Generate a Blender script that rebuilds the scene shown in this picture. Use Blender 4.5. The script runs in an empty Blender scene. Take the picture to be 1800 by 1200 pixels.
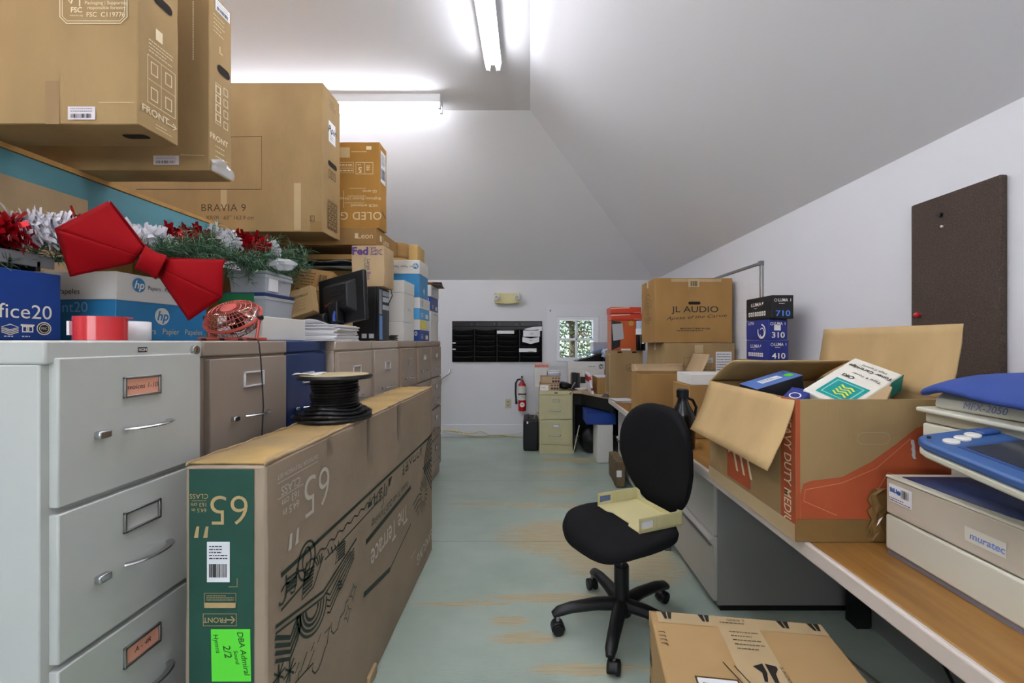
import bpy, bmesh, math, random
from mathutils import Vector as V, Matrix, noise
random.seed(7)
SC = bpy.context.scene
COL = SC.collection
PI = math.pi
R = math.radians
# ---------------------------------------------------------------- survey helpers
F, CX, CY, EYE = 750.0, 932.0, 600.0, 1.32
def at(px, py, Y): return V(((px-CX)/F*Y, Y, EYE-(py-CY)/F*Y))
def X_at(px, Y): return (px-CX)/F*Y
def Z_at(py, Y): return EYE-(py-CY)/F*Y
# ---------------------------------------------------------------- materials
def lin(h):
    h = h.lstrip('#'); o = []
    for i in (0, 2, 4):
        c = int(h[i:i+2], 16)/255
        o.append(c/12.92 if c <= .04045 else ((c+.055)/1.055)**2.4)
    return (*o, 1)
MATS = {}
def pbr(name, col, rough=.5, metal=0, var=0, vscale=8, stretch=(1,1,1), bump=0, bscale=120, bstretch=(1,1,1), spec=.5, coat=0, alpha=1, trans=0, emit=0, col2=None, ior=1.45):
    if name in MATS: return MATS[name]
    m = bpy.data.materials.new(name); m.use_nodes = True
    nt = m.node_tree; N = nt.nodes; L = nt.links
    b = N['Principled BSDF']
    c = lin(col)
    b.inputs['Base Color'].default_value = c
    b.inputs['Roughness'].default_value = rough
    b.inputs['Metallic'].default_value = metal
    b.inputs['Specular IOR Level'].default_value = spec
    b.inputs['Coat Weight'].default_value = coat
    b.inputs['Alpha'].default_value = alpha
    b.inputs['Transmission Weight'].default_value = trans
    b.inputs['IOR'].default_value = ior
    if emit:
        b.inputs['Emission Color'].default_value = c
        b.inputs['Emission Strength'].default_value = emit
    if var or col2:
        tc = N.new('ShaderNodeTexCoord'); mp = N.new('ShaderNodeMapping'); mp.inputs['Scale'].default_value = stretch
        nz = N.new('ShaderNodeTexNoise'); nz.inputs['Scale'].default_value = vscale; nz.inputs['Detail'].default_value = 5
        rp = N.new('ShaderNodeValToRGB')
        c2 = lin(col2) if col2 else tuple(min(1, x*(1+var)) for x in c[:3])+(1,)
        c1 = c if col2 else tuple(x*(1-var) for x in c[:3])+(1,)
        rp.color_ramp.elements[0].position = .3; rp.color_ramp.elements[1].position = .72
        rp.color_ramp.elements[0].color = c1; rp.color_ramp.elements[1].color = c2
        L.new(tc.outputs['Object'], mp.inputs['Vector']); L.new(mp.outputs['Vector'], nz.inputs['Vector'])
        L.new(nz.outputs['Fac'], rp.inputs['Fac']); L.new(rp.outputs['Color'], b.inputs['Base Color'])
    if bump:
        tc = N.new('ShaderNodeTexCoord'); mp = N.new('ShaderNodeMapping'); mp.inputs['Scale'].default_value = bstretch
        nz = N.new('ShaderNodeTexNoise'); nz.inputs['Scale'].default_value = bscale; nz.inputs['Detail'].default_value = 3
        bp = N.new('ShaderNodeBump'); bp.inputs['Strength'].default_value = bump; bp.inputs['Distance'].default_value = .004
        L.new(tc.outputs['Object'], mp.inputs['Vector']); L.new(mp.outputs['Vector'], nz.inputs['Vector'])
        L.new(nz.outputs['Fac'], bp.inputs['Height']); L.new(bp.outputs['Normal'], b.inputs['Normal'])
    MATS[name] = m
    return m
def card(name, col, var=.13):
    return pbr(name, col, rough=.85, var=var, vscale=5, stretch=(1,1,.5), bump=.25, bscale=60, bstretch=(1,1,.3), spec=.2)
K1 = card('kraft_board', '#9a8059')
K2 = card('kraft_board_pale', '#b39a77')
K3 = card('kraft_board_warm', '#9c7848')
K4 = card('kraft_board_grey', '#ab967c', .07)
K5 = card('kraft_board_amber', '#a4783a')
K6 = card('kraft_board_yellow', '#b99a62')
KI = card('kraft_inside', '#b99c6e')
HOLE_SHADE = pbr('painted_hole_shade', '#1c150c', .9)
TAPE = pbr('brown_packing_tape', '#8f7146', .3, var=.08, spec=.5, coat=.2)
TAPEC = pbr('pale_packing_tape', '#b7a07a', .3, var=.05, spec=.5, coat=.2)
INK = pbr('black_print', '#1d1a17', .6)
INKB = pbr('brown_print', '#4a3720', .7)
INKG = pbr('dark_green_print', '#2c3a30', .7)
INKW = pbr('white_print', '#eee8dc', .6)
INKC = pbr('cream_print', '#dccba8', .7)
WHITE = pbr('white_paper', '#e8e8ea', .7)
WBOX = pbr('white_box_board', '#dcdad4', .6, var=.03)
SALMON = pbr('salmon_paper', '#e8a58c', .7)
CHROME = pbr('chrome', '#c9cacc', .22, 1)
STEEL = pbr('brushed_steel', '#a9a9a8', .35, 1)
BLACKP = pbr('black_plastic', '#121214', .42)
BLACKG = pbr('black_gloss_plastic', '#08080a', .22)
BLACKR = pbr('black_rubber', '#0e0e0f', .55)
BLUEB = pbr('bright_blue_board', '#2f80b4', .45, var=.03)
NAVYB = pbr('office_blue_board', '#0f3a86', .45, var=.04)
REDP = pbr('red_plastic', '#c5222a', .3)
# ---------------------------------------------------------------- mesh builder
class MB:
    def __init__(s): s.v = []; s.f = []
    def add(s, vs, fs, M=None):
        n = len(s.v)
        s.v += [(M @ V(p)) if M else V(p) for p in vs]
        s.f += [tuple(i+n for i in f) for f in fs]
        return s
    def box(s, x0, x1, y0, y1, z0, z1, M=None):
        vs = [(x, y, z) for z in (z0, z1) for y in (y0, y1) for x in (x0, x1)]
        return s.add(vs, [(0,2,3,1),(4,5,7,6),(0,1,5,4),(2,6,7,3),(0,4,6,2),(1,3,7,5)], M)
    def cbox(s, c, d, M=None):
        return s.box(c[0]-d[0]/2, c[0]+d[0]/2, c[1]-d[1]/2, c[1]+d[1]/2, c[2]-d[2]/2, c[2]+d[2]/2, M)
    def tube(s, pts, r, n=8, closed=False, caps=True, flat=None):
        pts = [V(p) for p in pts]; k = len(pts)
        rs = r if isinstance(r, (list, tuple)) else [r]*k
        up = None; vs = []; fs = []
        for i, p in enumerate(pts):
            if closed: t = pts[(i+1) % k]-pts[i-1]
            else: t = pts[min(i+1, k-1)]-pts[max(i-1, 0)]
            t = t.normalized() if t.length > 1e-9 else V((0,0,1))
            if up is None:
                up = V((0,0,1)) if abs(t.z) < .9 else V((1,0,0))
            a = t.cross(up)
            if a.length < 1e-6: a = t.cross(V((0,1,.3)))
            a.normalize(); b = a.cross(t).normalized(); up = b
            fl = flat or 1
            for j in range(n):
                w = 2*PI*j/n
                vs.append(p+a*math.cos(w)*rs[i]+b*math.sin(w)*rs[i]*fl)
        m = k if closed else k-1
        for i in range(m):
            for j in range(n):
                a0 = i*n+j; a1 = i*n+(j+1) % n; b0 = ((i+1) % k)*n+j; b1 = ((i+1) % k)*n+(j+1) % n
                fs.append((a0, a1, b1, b0))
        if caps and not closed:
            fs.append(tuple(reversed(range(n)))); fs.append(tuple(range((k-1)*n, k*n)))
        return s.add(vs, fs)
    def cyl(s, p0, p1, r, r1=None, n=20):
        return s.tube([p0, p1], [r, r if r1 is None else r1], n)
    def lathe(s, prof, n=24, M=None, sx=1, sy=1):
        vs = []; fs = []; k = len(prof)
        for r, z in prof:
            for j in range(n):
                w = 2*PI*j/n; vs.append((r*math.cos(w)*sx, r*math.sin(w)*sy, z))
        for i in range(k-1):
            for j in range(n):
                fs.append((i*n+j, i*n+(j+1) % n, (i+1)*n+(j+1) % n, (i+1)*n+j))
        if prof[0][0] > 1e-6: fs.append(tuple(reversed(range(n))))
        if prof[-1][0] > 1e-6: fs.append(tuple(range((k-1)*n, k*n)))
        return s.add(vs, fs, M)
    def prism(s, poly, z0, z1, M=None):
        n = len(poly)
        vs = [(x, y, z0) for x, y in poly]+[(x, y, z1) for x, y in poly]
        fs = [tuple(reversed(range(n))), tuple(range(n, 2*n))]+[(i, (i+1) % n, n+(i+1) % n, n+i) for i in range(n)]
        return s.add(vs, fs, M)
    def quad(s, a, b, c, d): return s.add([a, b, c, d], [(0,1,2,3)])
    def grid(s, rows, closed=False):
        h = len(rows); w = len(rows[0]); vs = [p for r in rows for p in r]; fs = []
        for i in range(h-1):
            for j in range(w if closed else w-1):
                fs.append((i*w+j, i*w+(j+1) % w, (i+1)*w+(j+1) % w, (i+1)*w+j))
        return s.add(vs, fs)
    def ball(s, c, r, n=12, M=None):
        if not isinstance(r, (tuple, list)): r = (r, r, r)
        vs = []; fs = []; m = n//2+1
        for i in range(m):
            a = PI*i/(m-1)
            for j in range(n):
                w = 2*PI*j/n
                vs.append((c[0]+r[0]*math.sin(a)*math.cos(w), c[1]+r[1]*math.sin(a)*math.sin(w), c[2]-r[2]*math.cos(a)))
        for i in range(m-1):
            for j in range(n): fs.append((i*n+j, i*n+(j+1) % n, (i+1)*n+(j+1) % n, (i+1)*n+j))
        return s.add(vs, fs, M)
    def build(s, name, mat, parent=None, bevel=0, seg=2, smooth=35, solid=0, sub=0, merge=False, loc=None):
        me = bpy.data.meshes.new(name)
        me.from_pydata([tuple(p) for p in s.v], [], s.f)
        bm = bmesh.new(); bm.from_mesh(me)
        if merge: bmesh.ops.remove_doubles(bm, verts=bm.verts, dist=1e-5)
        if not solid: bmesh.ops.recalc_face_normals(bm, faces=bm.faces)
        bm.to_mesh(me); bm.free()
        if smooth: me.shade_smooth(); me.set_sharp_from_angle(angle=R(smooth))
        me.materials.append(mat)
        o = bpy.data.objects.new(name, me); COL.objects.link(o)
        if parent: o.parent = parent
        if loc: o.location = loc
        if solid:
            q = o.modifiers.new('thickness', 'SOLIDIFY'); q.thickness = solid; q.offset = 0
        if sub:
            q = o.modifiers.new('smooth', 'SUBSURF'); q.levels = sub; q.render_levels = sub
        if bevel:
            q = o.modifiers.new('rounded_edges', 'BEVEL'); q.width = bevel; q.segments = seg; q.limit_method = 'ANGLE'; q.angle_limit = R(40)
        return o
def thing(name, label, cat, loc=(0,0,0), rz=0, group=None, rot=None):
    o = bpy.data.objects.new(name, None); COL.objects.link(o)
    o.empty_display_size = .05
    o.location = loc; o.rotation_euler = rot if rot else (0, 0, rz)
    return tag(o, label, cat, group)
def tag(o, label, cat, group=None):
    o['label'] = label; o['category'] = cat
    if group: o['group'] = group
    return o
def struct(o): o['kind'] = 'structure'; return o
# ---------------------------------------------------------------- printing on faces
TXT = {}
def text_mesh(s, bold=0, shear=0, space=1):
    k = (s, bold, shear, space)
    if k not in TXT:
        cu = bpy.data.curves.new('lettering', 'FONT'); cu.body = s; cu.size = 1; cu.resolution_u = 4
        cu.align_x = 'CENTER'; cu.align_y = 'CENTER'; cu.offset = bold; cu.shear = shear; cu.space_character = space
        ob = bpy.data.objects.new('lettering', cu)
        me = bpy.data.meshes.new_from_object(ob)
        TXT[k] = ([tuple(v.co[:2]) for v in me.vertices], [tuple(p.vertices) for p in me.polygons])
        bpy.data.objects.remove(ob); bpy.data.curves.remove(cu); bpy.data.meshes.remove(me)
    return TXT[k]
class Print(MB):
    """flat printing in metres on a face whose lower left corner is o, axes u and v"""
    def __init__(s, fr, lift=.0012):
        super().__init__(); o, u, v = fr
        s.o, s.u, s.n = V(o), V(u).normalized(), None; s.vv = V(v).normalized()
        s.n = s.u.cross(s.vv)*lift
    def P(s, x, y): return s.o+s.u*x+s.vv*y+s.n
    def poly(s, pts, fs=None):
        n = len(s.v); s.v += [s.P(*p) for p in pts]
        s.f += [tuple(i+n for i in f) for f in (fs or [tuple(range(len(pts)))])]; return s
    def text(s, t, x, y, size, rot=0, bold=0, shear=0, space=1, sx=1, width=None):
        vs, fs = text_mesh(t, bold, shear, space)
        if width:
            w = max(p[0] for p in vs)-min(p[0] for p in vs); sx = width/(w*size)
        c, q = math.cos(R(rot)), math.sin(R(rot))
        return s.poly([(x+(a*sx*c-b*q)*size, y+(a*sx*q+b*c)*size) for a, b in vs], fs)
    def rect(s, x0, y0, x1, y1): return s.poly([(x0,y0),(x1,y0),(x1,y1),(x0,y1)])
    def frame(s, x0, y0, x1, y1, t=.002):
        return s.rect(x0,y0,x1,y0+t).rect(x0,y1-t,x1,y1).rect(x0,y0+t,x0+t,y1-t).rect(x1-t,y0+t,x1,y1-t)
    ws = 1
    def line(s, pts, w=.003, closed=False):
        w = w*s.ws
        pts = [V((p[0], p[1])) for p in pts]
        if closed: pts = pts+[pts[0]]
        k = len(pts); Ls = []; Rs = []
        for i, p in enumerate(pts):
            t = pts[min(i+1, k-1)]-pts[max(i-1, 0)]
            if closed and i in (0, k-1): t = pts[1]-pts[-2]
            if t.length < 1e-9: t = V((1, 0))
            t.normalize(); nn = V((-t.y, t.x))*w/2
            Ls.append(p+nn); Rs.append(p-nn)
        return s.poly(Ls+Rs, [(i, k+i, k+i+1, i+1) for i in range(k-1)])
    def ring(s, cx, cy, r, w, n=28, a0=0, a1=360, sy=1):
        return s.line([(cx+r*math.cos(R(a0+(a1-a0)*i/n)), cy+r*sy*math.sin(R(a0+(a1-a0)*i/n))) for i in range(n+1)], w)
    def disc(s, cx, cy, r, n=28, sy=1): return s.poly([(cx+r*math.cos(2*PI*i/n), cy+r*sy*math.sin(2*PI*i/n)) for i in range(n)])
    def bars(s, x0, y0, x1, y1, n=22, seed=3):
        rr = random.Random(seed); x = x0; st = (x1-x0)/n
        for i in range(n):
            w = st*rr.choice((.3, .5, .75)); s.rect(x, y0, x+w, y1); x += st
        return s
    def lines(s, x0, y0, x1, y1, n, t=.002, seed=5):
        """rows of fine print too small to read"""
        rr = random.Random(seed)
        for i in range(n):
            y = y1-(i+.5)*(y1-y0)/n; x = x0; e = x1-(x1-x0)*rr.choice((0, .05, .3))
            while x < e:
                w = t*rr.uniform(1.2, 4); s.rect(x, y-t/2, min(x+w, e), y+t/2); x += w+t*.7
        return s
    def build(s, name, mat, parent): return super().build(name, mat, parent, smooth=0)
def stadium(w, h, n=8):
    r = h/2; a = w/2-r
    return [(a+r*math.cos(t), r*math.sin(t)) for t in [(-PI/2+PI*i/n) for i in range(n+1)]]+[(-a+r*math.cos(t), r*math.sin(t)) for t in [(PI/2+PI*i/n) for i in range(n+1)]]
# ---------------------------------------------------------------- boxes
def faces_of(w, d, h, z0=0):
    return {'front': ((-w/2,-d/2,z0),(1,0,0),(0,0,1)), 'right': ((w/2,-d/2,z0),(0,1,0),(0,0,1)),
            'left': ((-w/2,d/2,z0),(0,-1,0),(0,0,1)), 'back': ((w/2,d/2,z0),(-1,0,0),(0,0,1)),
            'top': ((-w/2,-d/2,z0+h),(1,0,0),(0,1,0)), 'bottom': ((-w/2,d/2,z0),(1,0,0),(0,-1,0))}
def worn_box(mb, w, d, h, dent=.004, n=10, seed=0, z0=0):
    """box grid whose edges are bruised inwards"""
    dims = (w/2, d/2, h/2); sd = V((seed*3.1, seed*1.7, seed*.9))
    def P(i, j, k):
        p = [dims[0]*(2*i/n-1), dims[1]*(2*j/n-1), dims[2]*(2*k/n-1)]
        at_ = [abs(abs(p[a])-dims[a]) < 1e-6 for a in range(3)]
        prox = sorted(dims[a]-abs(p[a]) for a in range(3))[1]
        f = max(0, 1-prox/.05)
        q = V(p)+sd
        for a in range(3):
            if at_[a]:
                e = abs(noise.noise(q*9+V((a*7, 0, 0))))*dent*f+.0006*f
                p[a] -= math.copysign(e, p[a])
        return (p[0], p[1], p[2]+h/2+z0)
    rn = range(n+1)
    mb.grid([[P(i, 0, k) for i in rn] for k in rn]); mb.grid([[P(n-i, n, k) for i in rn] for k in rn])
    mb.grid([[P(0, n-j, k) for j in rn] for k in rn]); mb.grid([[P(n, j, k) for j in rn] for k in rn])
    mb.grid([[P(i, j, n) for i in rn] for j in rn]); mb.grid([[P(i, n-j, 0) for i in rn] for j in rn])
    return mb
def carton(name, label, w, d, h, loc, rz=0, mat=None, cat='box', group=None, dent=.004, seam='top', rot=None, seed=1, tape=TAPEC, bev=.003, along='x'):
    t = thing(name, label, cat, loc, rz, group, rot)
    worn_box(MB(), w, d, h, dent, 10, seed).build('box_body', mat or K1, t, bevel=bev, merge=True)
    fr = faces_of(w, d, h)
    if seam:
        p = Print(fr['top'], .0008)
        tw = .05 if min(w, d) > .2 else .02
        if along == 'x': p.rect(.004, d/2-tw/2, w-.004, d/2+tw/2)
        else: p.rect(w/2-tw/2, .004, w/2+tw/2, d-.004)
        p.build('tape_strip', tape, t)
        if along == 'x':
            ext = min(.06, h*.3)
            Print(fr['right'], .001).rect(d/2-tw/2, h-ext, d/2+tw/2, h-.003).rect(d/2-tw/2, .003, d/2+tw/2, ext).build('tape_end', tape, t)
            Print(fr['left'], .001).rect(d/2-tw/2, h-ext, d/2+tw/2, h-.003).build('tape_end', tape, t)
    return t, fr
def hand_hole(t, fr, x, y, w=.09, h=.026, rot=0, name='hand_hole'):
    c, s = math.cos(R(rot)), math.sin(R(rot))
    Print(fr, .0016).poly([(x+a*c-b*s, y+a*s+b*c) for a, b in stadium(w, h)]).build(name, HOLE_SHADE, t)  # flat dark patch: the shade inside the hole is painted on the face
def label_on(t, fr, x0, y0, x1, y1, mat=None, name='shipping_label', seed=1, bars=True, lift=.0012):
    p = Print(fr, lift).rect(x0, y0, x1, y1).build(name, mat or WHITE, t)
    if bars:
        w, h = x1-x0, y1-y0
        q = Print(fr, lift+.0006); q.bars(x0+.1*w, y0+.12*h, x1-.12*w, y0+.45*h, 20, seed)
        q.lines(x0+.1*w, y0+.55*h, x1-.1*w, y1-.08*h, max(2, int(h/.016)), min(.0025, h*.04), seed); q.build('label_printing', INK, p)
    return p
def open_carton(name, label, w, d, h, loc, rz=0, mat=None, flaps=(), group=None, inner=None, rot=None, t_=.005):
    """flaps: (side, length, angle from upright outward in degrees, skew)"""
    t = thing(name, label, 'box', loc, rz, group, rot); mat = mat or K1
    b = MB()
    b.box(-w/2, w/2, -d/2, d/2, 0, t_)
    b.box(-w/2, w/2, -d/2, -d/2+t_, t_, h).box(-w/2, w/2, d/2-t_, d/2, t_, h)
    b.box(-w/2, -w/2+t_, -d/2+t_, d/2-t_, t_, h).box(w/2-t_, w/2, -d/2+t_, d/2-t_, t_, h)
    b.build('box_body', mat, t, bevel=.0015)
    for sd, ln, ang, skew in flaps:
        a = R(ang); n = 8
        half = (d if sd in ('left', 'right') else w)/2-.004
        rows = []
        for i in range(n+1):
            r = ln*i/n; bend = .006*math.sin(PI*i/n)
            row = []
            for j in range(n+1):
                q = -half+2*half*j/n+skew*i/n
                out = r*math.sin(a)+bend*math.cos(a)+.003*noise.noise(V((i*.6, j*.6, ln*9)))
                up = h-.001+r*math.cos(a)-bend*math.sin(a)
                p = {'left': (-w/2-out+.002, q, up), 'right': (w/2+out-.002, q, up), 'front': (q, -d/2-out+.002, up), 'back': (q, d/2+out-.002, up)}[sd]
                row.append(p)
            rows.append(row)
        MB().grid(rows).build('flap', inner or KI, t, solid=.0045)
    return t, faces_of(w, d, h)
def lid_box(name, label, w, d, h, loc, rz=0, body=None, lid=None, lidh=.09, group=None, upside=False, rot=None):
    """paper carton with a telescoping lid"""
    t = thing(name, label, 'box', loc, rz, group, rot)
    g = .004
    if upside:
        worn_box(MB(), w-2*g, d-2*g, h-.006, .002, 8, 4, .0).build('box_body', body or BLUEB, t, bevel=.002, merge=True)
        worn_box(MB(), w, d, lidh, .002, 8, 5, h-lidh).build('lid', lid or WBOX, t, bevel=.002, merge=True)
    else:
        worn_box(MB(), w-2*g, d-2*g, h-.006, .002, 8, 4).build('box_body', body or BLUEB, t, bevel=.002, merge=True)
        worn_box(MB(), w, d, lidh, .002, 8, 5, h-lidh).build('lid', lid or WBOX, t, bevel=.002, merge=True)
    return t, faces_of(w, d, h), faces_of(w-2*g, d-2*g, h)
def hp_logo(t, fr, x, y, r, disc=None, ink=None, rot=0, lift=.0014):
    p = Print(fr, lift).disc(x, y, r).build('round_logo', disc or BLUEB, t)
    Print(fr, lift+.0006).text('hp', x, y, r*1.55, rot, .02, .25).build('logo_lettering', ink or INKW, p)
# ================================================================ camera
cam = bpy.data.cameras.new('camera'); co = bpy.data.objects.new('camera', cam); COL.objects.link(co)
cam.sensor_width = 36; cam.lens = F/1800*36; cam.shift_x = -(CX-900)/1800; cam.clip_start = .02
co.location = (0, 0, EYE); co.rotation_euler = (PI/2, 0, 0); SC.camera = co
# ================================================================ setting
XR, YB, HC, DH, ZW = 1.715, 5.9, 3.4, 3.84, 2.17
XL, YF = -3.2, -3.0
WALL = pbr('white_wall_paint', '#d9d9dc', .6, bump=.06, bscale=300, var=.012, vscale=2)
CEIL = pbr('ceiling_paint', '#e9e9ec', .7, bump=.05, bscale=200, var=.01, vscale=1.5)
TRIM = pbr('trim_paint', '#dcdce0', .4)
def floor_material():
    m = bpy.data.materials.new('painted_plywood'); m.use_nodes = True; nt = m.node_tree; N = nt.nodes; L = nt.links
    b = N['Principled BSDF']; tc = N.new('ShaderNodeTexCoord'); P = tc.outputs['Object']
    def mapped(sc, off=(0,0,0)):
        q = N.new('ShaderNodeMapping'); q.inputs['Scale'].default_value = sc; q.inputs['Location'].default_value = off; L.new(P, q.inputs['Vector']); return q.outputs['Vector']
    def nz(vec, scale, det=6, rough=.6):
        q = N.new('ShaderNodeTexNoise'); q.inputs['Scale'].default_value = scale; q.inputs['Detail'].default_value = det; q.inputs['Roughness'].default_value = rough; L.new(vec, q.inputs['Vector']); return q.outputs['Fac']
    def ma(op, a, bb=None, clamp=False):
        q = N.new('ShaderNodeMath'); q.operation = op; q.use_clamp = clamp
        for i, x in enumerate((a, bb)):
            if x is None: continue
            if isinstance(x, (int, float)): q.inputs[i].default_value = x
            else: L.new(x, q.inputs[i])
        return q.outputs[0]
    def ramp(v, p0, p1, c0=(0,0,0,1), c1=(1,1,1,1)):
        q = N.new('ShaderNodeValToRGB'); e = q.color_ramp.elements; e[0].position = p0; e[1].position = p1; e[0].color = c0; e[1].color = c1; L.new(v, q.inputs['Fac']); return q.outputs['Color']
    def mix(f, a, c):
        q = N.new('ShaderNodeMix'); q.data_type = 'RGBA'
        if isinstance(f, (int, float)): q.inputs[0].default_value = f
        else: L.new(f, q.inputs[0])
        for i, x in ((6, a), (7, c)):
            if isinstance(x, tuple): q.inputs[i].default_value = x
            else: L.new(x, q.inputs[i])
        return q.outputs[2]
    blobs = [(-.41,3.47,.36,.055),(-.05,3.44,.2,.06),(.3,3.42,.3,.05),(.42,4.78,.52,.12),(.35,4.3,.5,.1),(.25,3.75,.3,.06),
             (.42,2.75,.33,.42),(.2,2.9,.5,.3),(.7,2.6,.25,.35),(.1,2.2,.45,.045),(-.35,2.15,.3,.03),(-.1,2.02,.12,.05),(.22,1.72,.3,.04),(-.02,1.9,.2,.05),(.6,4.7,.3,.1)]
    tot = None
    for cx, cy, rx, ry in blobs:
        q = N.new('ShaderNodeVectorMath'); q.operation = 'SUBTRACT'; L.new(P, q.inputs[0]); q.inputs[1].default_value = (cx, cy, 0)
        r = N.new('ShaderNodeVectorMath'); r.operation = 'MULTIPLY'; L.new(q.outputs[0], r.inputs[0]); r.inputs[1].default_value = (1/rx, 1/ry, 0)
        l = N.new('ShaderNodeVectorMath'); l.operation = 'LENGTH'; L.new(r.outputs[0], l.inputs[0])
        v = ma('SUBTRACT', 1.0, l.outputs['Value'], True)
        tot = v if tot is None else ma('MAXIMUM', tot, v)
    streak = nz(mapped((1.2, 9, 1)), 5, 8, .7)
    fine = nz(mapped((2, 7, 1)), 9, 12, .8)
    tot = ma('POWER', tot, .6)
    wear = ma('ADD', ma('MULTIPLY', tot, .42), ma('MULTIPLY', ma('ADD', ma('MULTIPLY', streak, .5), ma('MULTIPLY', fine, .6)), 1.7))
    q = N.new('ShaderNodeVectorMath'); q.operation = 'SUBTRACT'; L.new(P, q.inputs[0]); q.inputs[1].default_value = (.35, 2.5, 0)
    r = N.new('ShaderNodeVectorMath'); r.operation = 'MULTIPLY'; L.new(q.outputs[0], r.inputs[0]); r.inputs[1].default_value = (1/1.0, 1/1.7, 0)
    l = N.new('ShaderNodeVectorMath'); l.operation = 'LENGTH'; L.new(r.outputs[0], l.inputs[0])
    wear = ma('ADD', wear, ma('MULTIPLY', ma('SUBTRACT', 1.0, l.outputs['Value'], True), .16))
    mask = ramp(ma('MULTIPLY', wear, .6), .665, .755)
    scuff = ramp(nz(mapped((1.1, 3, 1)), 7, 10, .75), .62, .72)
    paint = ramp(nz(mapped((1, 1.6, 1)), 2.2, 6), .3, .75, lin('#9dada1'), lin('#afbcb0'))
    paint = mix(ma('MULTIPLY', scuff, .6), paint, lin('#b5b49c'))
    wood = ramp(nz(mapped((1.5, 26, 1)), 4, 6), .3, .7, lin('#ae9a70'), lin('#c6b793'))
    col = mix(ma('MULTIPLY', mask, .8), paint, wood)
    sx = N.new('ShaderNodeSeparateXYZ'); L.new(P, sx.inputs[0])
    y = ma('DIVIDE', ma('SUBTRACT', sx.outputs['Y'], .97), 1.2333)
    d = ma('ABSOLUTE', ma('SUBTRACT', ma('FRACT', y), .5))
    seam = ramp(d, .0012, .0035, (1,1,1,1), (0,0,0,1))
    col = mix(ma('MULTIPLY', seam, .7), col, lin('#6d6a56'))
    L.new(col, b.inputs['Base Color'])
    rr = ramp(mask, 0, 1, (.3,.3,.3,1), (.6,.6,.6,1)); L.new(rr, b.inputs['Roughness'])
    bp = N.new('ShaderNodeBump'); bp.inputs['Strength'].default_value = .25; bp.inputs['Distance'].default_value = .004
    L.new(ma('ADD', nz(mapped((3, 20, 1)), 6, 5), ma('MULTIPLY', mask, -.5)), bp.inputs['Height']); L.new(bp.outputs['Normal'], b.inputs['Normal'])
    return m
struct(MB().box(XL, XR, YF, YB, -.12, 0).build('floor', floor_material(), smooth=0))
wx0, wx1, wz0, wz1 = .362, .944, 1.052, 1.658
w = MB()
w.box(XL, wx0, YB, YB+.14, 0, ZW+.2).box(wx1, XR+.14, YB, YB+.14, 0, ZW+.2).box(wx0, wx1, YB, YB+.14, 0, wz0).box(wx0, wx1, YB, YB+.14, wz1, ZW+.2)
struct(w.build('wall_back', WALL, smooth=0))
struct(MB().box(XR, XR+.14, YF, YB, 0, ZW+.2).build('wall_right', WALL, smooth=0))
struct(MB().box(XL-.14, XL, YF, YB+.14, 0, HC+.1).build('wall_left', WALL, smooth=0))
vx0, vx1, vz0, vz1 = -2.0, 1.1, .85, 2.35
w = MB(); w.box(XL-.14, vx0, YF-.14, YF, 0, HC+.1).box(vx1, XR+.14, YF-.14, YF, 0, HC+.1).box(vx0, vx1, YF-.14, YF, 0, vz0).box(vx0, vx1, YF-.14, YF, vz1, HC+.1)
struct(w.build('wall_front', WALL, smooth=0))
w2 = struct(bpy.data.objects.new('added_window', None)); COL.objects.link(w2); w2.location = (0, YF, 0)  # unseen window, added so the fill lamp has an opening to shine through
f = MB(); f.box(vx0, vx0+.06, -.12, .02, vz0, vz1).box(vx1-.06, vx1, -.12, .02, vz0, vz1).box(vx0+.06, vx1-.06, -.12, .02, vz0, vz0+.06).box(vx0+.06, vx1-.06, -.12, .02, vz1-.06, vz1)
f.build('window_frame', TRIM, w2, bevel=.004)
f = MB()
for k in (1, 2): f.box(vx0+(vx1-vx0)*k/3-.025, vx0+(vx1-vx0)*k/3+.025, -.09, -.04, vz0+.06, vz1-.06)
f.build('glazing_bar', TRIM, w2, bevel=.003)
MB().box(vx0+.06, vx1-.06, -.068, -.062, vz0+.06, vz1-.06).build('glass_pane', pbr('clear_pane', '#ffffff', .02, alpha=.06, spec=.5), w2)
c = MB()
c.add([(XL,YF,HC),(0,YF,HC),(0,DH,HC),(XL,DH,HC)], [(0,1,2,3)])
c.add([(0,YF,HC),(XR,YF,ZW),(XR,YB,ZW),(0,DH,HC)], [(0,1,2,3)])
c.add([(XL,DH,HC),(0,DH,HC),(XR,YB,ZW),(XL,YB,ZW)], [(0,1,2,3)])
co_ = c.build('ceiling', CEIL, smooth=0); struct(co_)
q = co_.modifiers.new('thickness', 'SOLIDIFY'); q.thickness = .05; q.offset = -1
me = co_.data
if me.polygons[0].normal.z > 0: q.offset = -1
q.offset = 1 if me.polygons[0].normal.z > 0 else -1
struct(MB().box(-1.6, .3, YB-.018, YB, 0, .175).build('baseboard_back', TRIM, bevel=.004))
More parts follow.
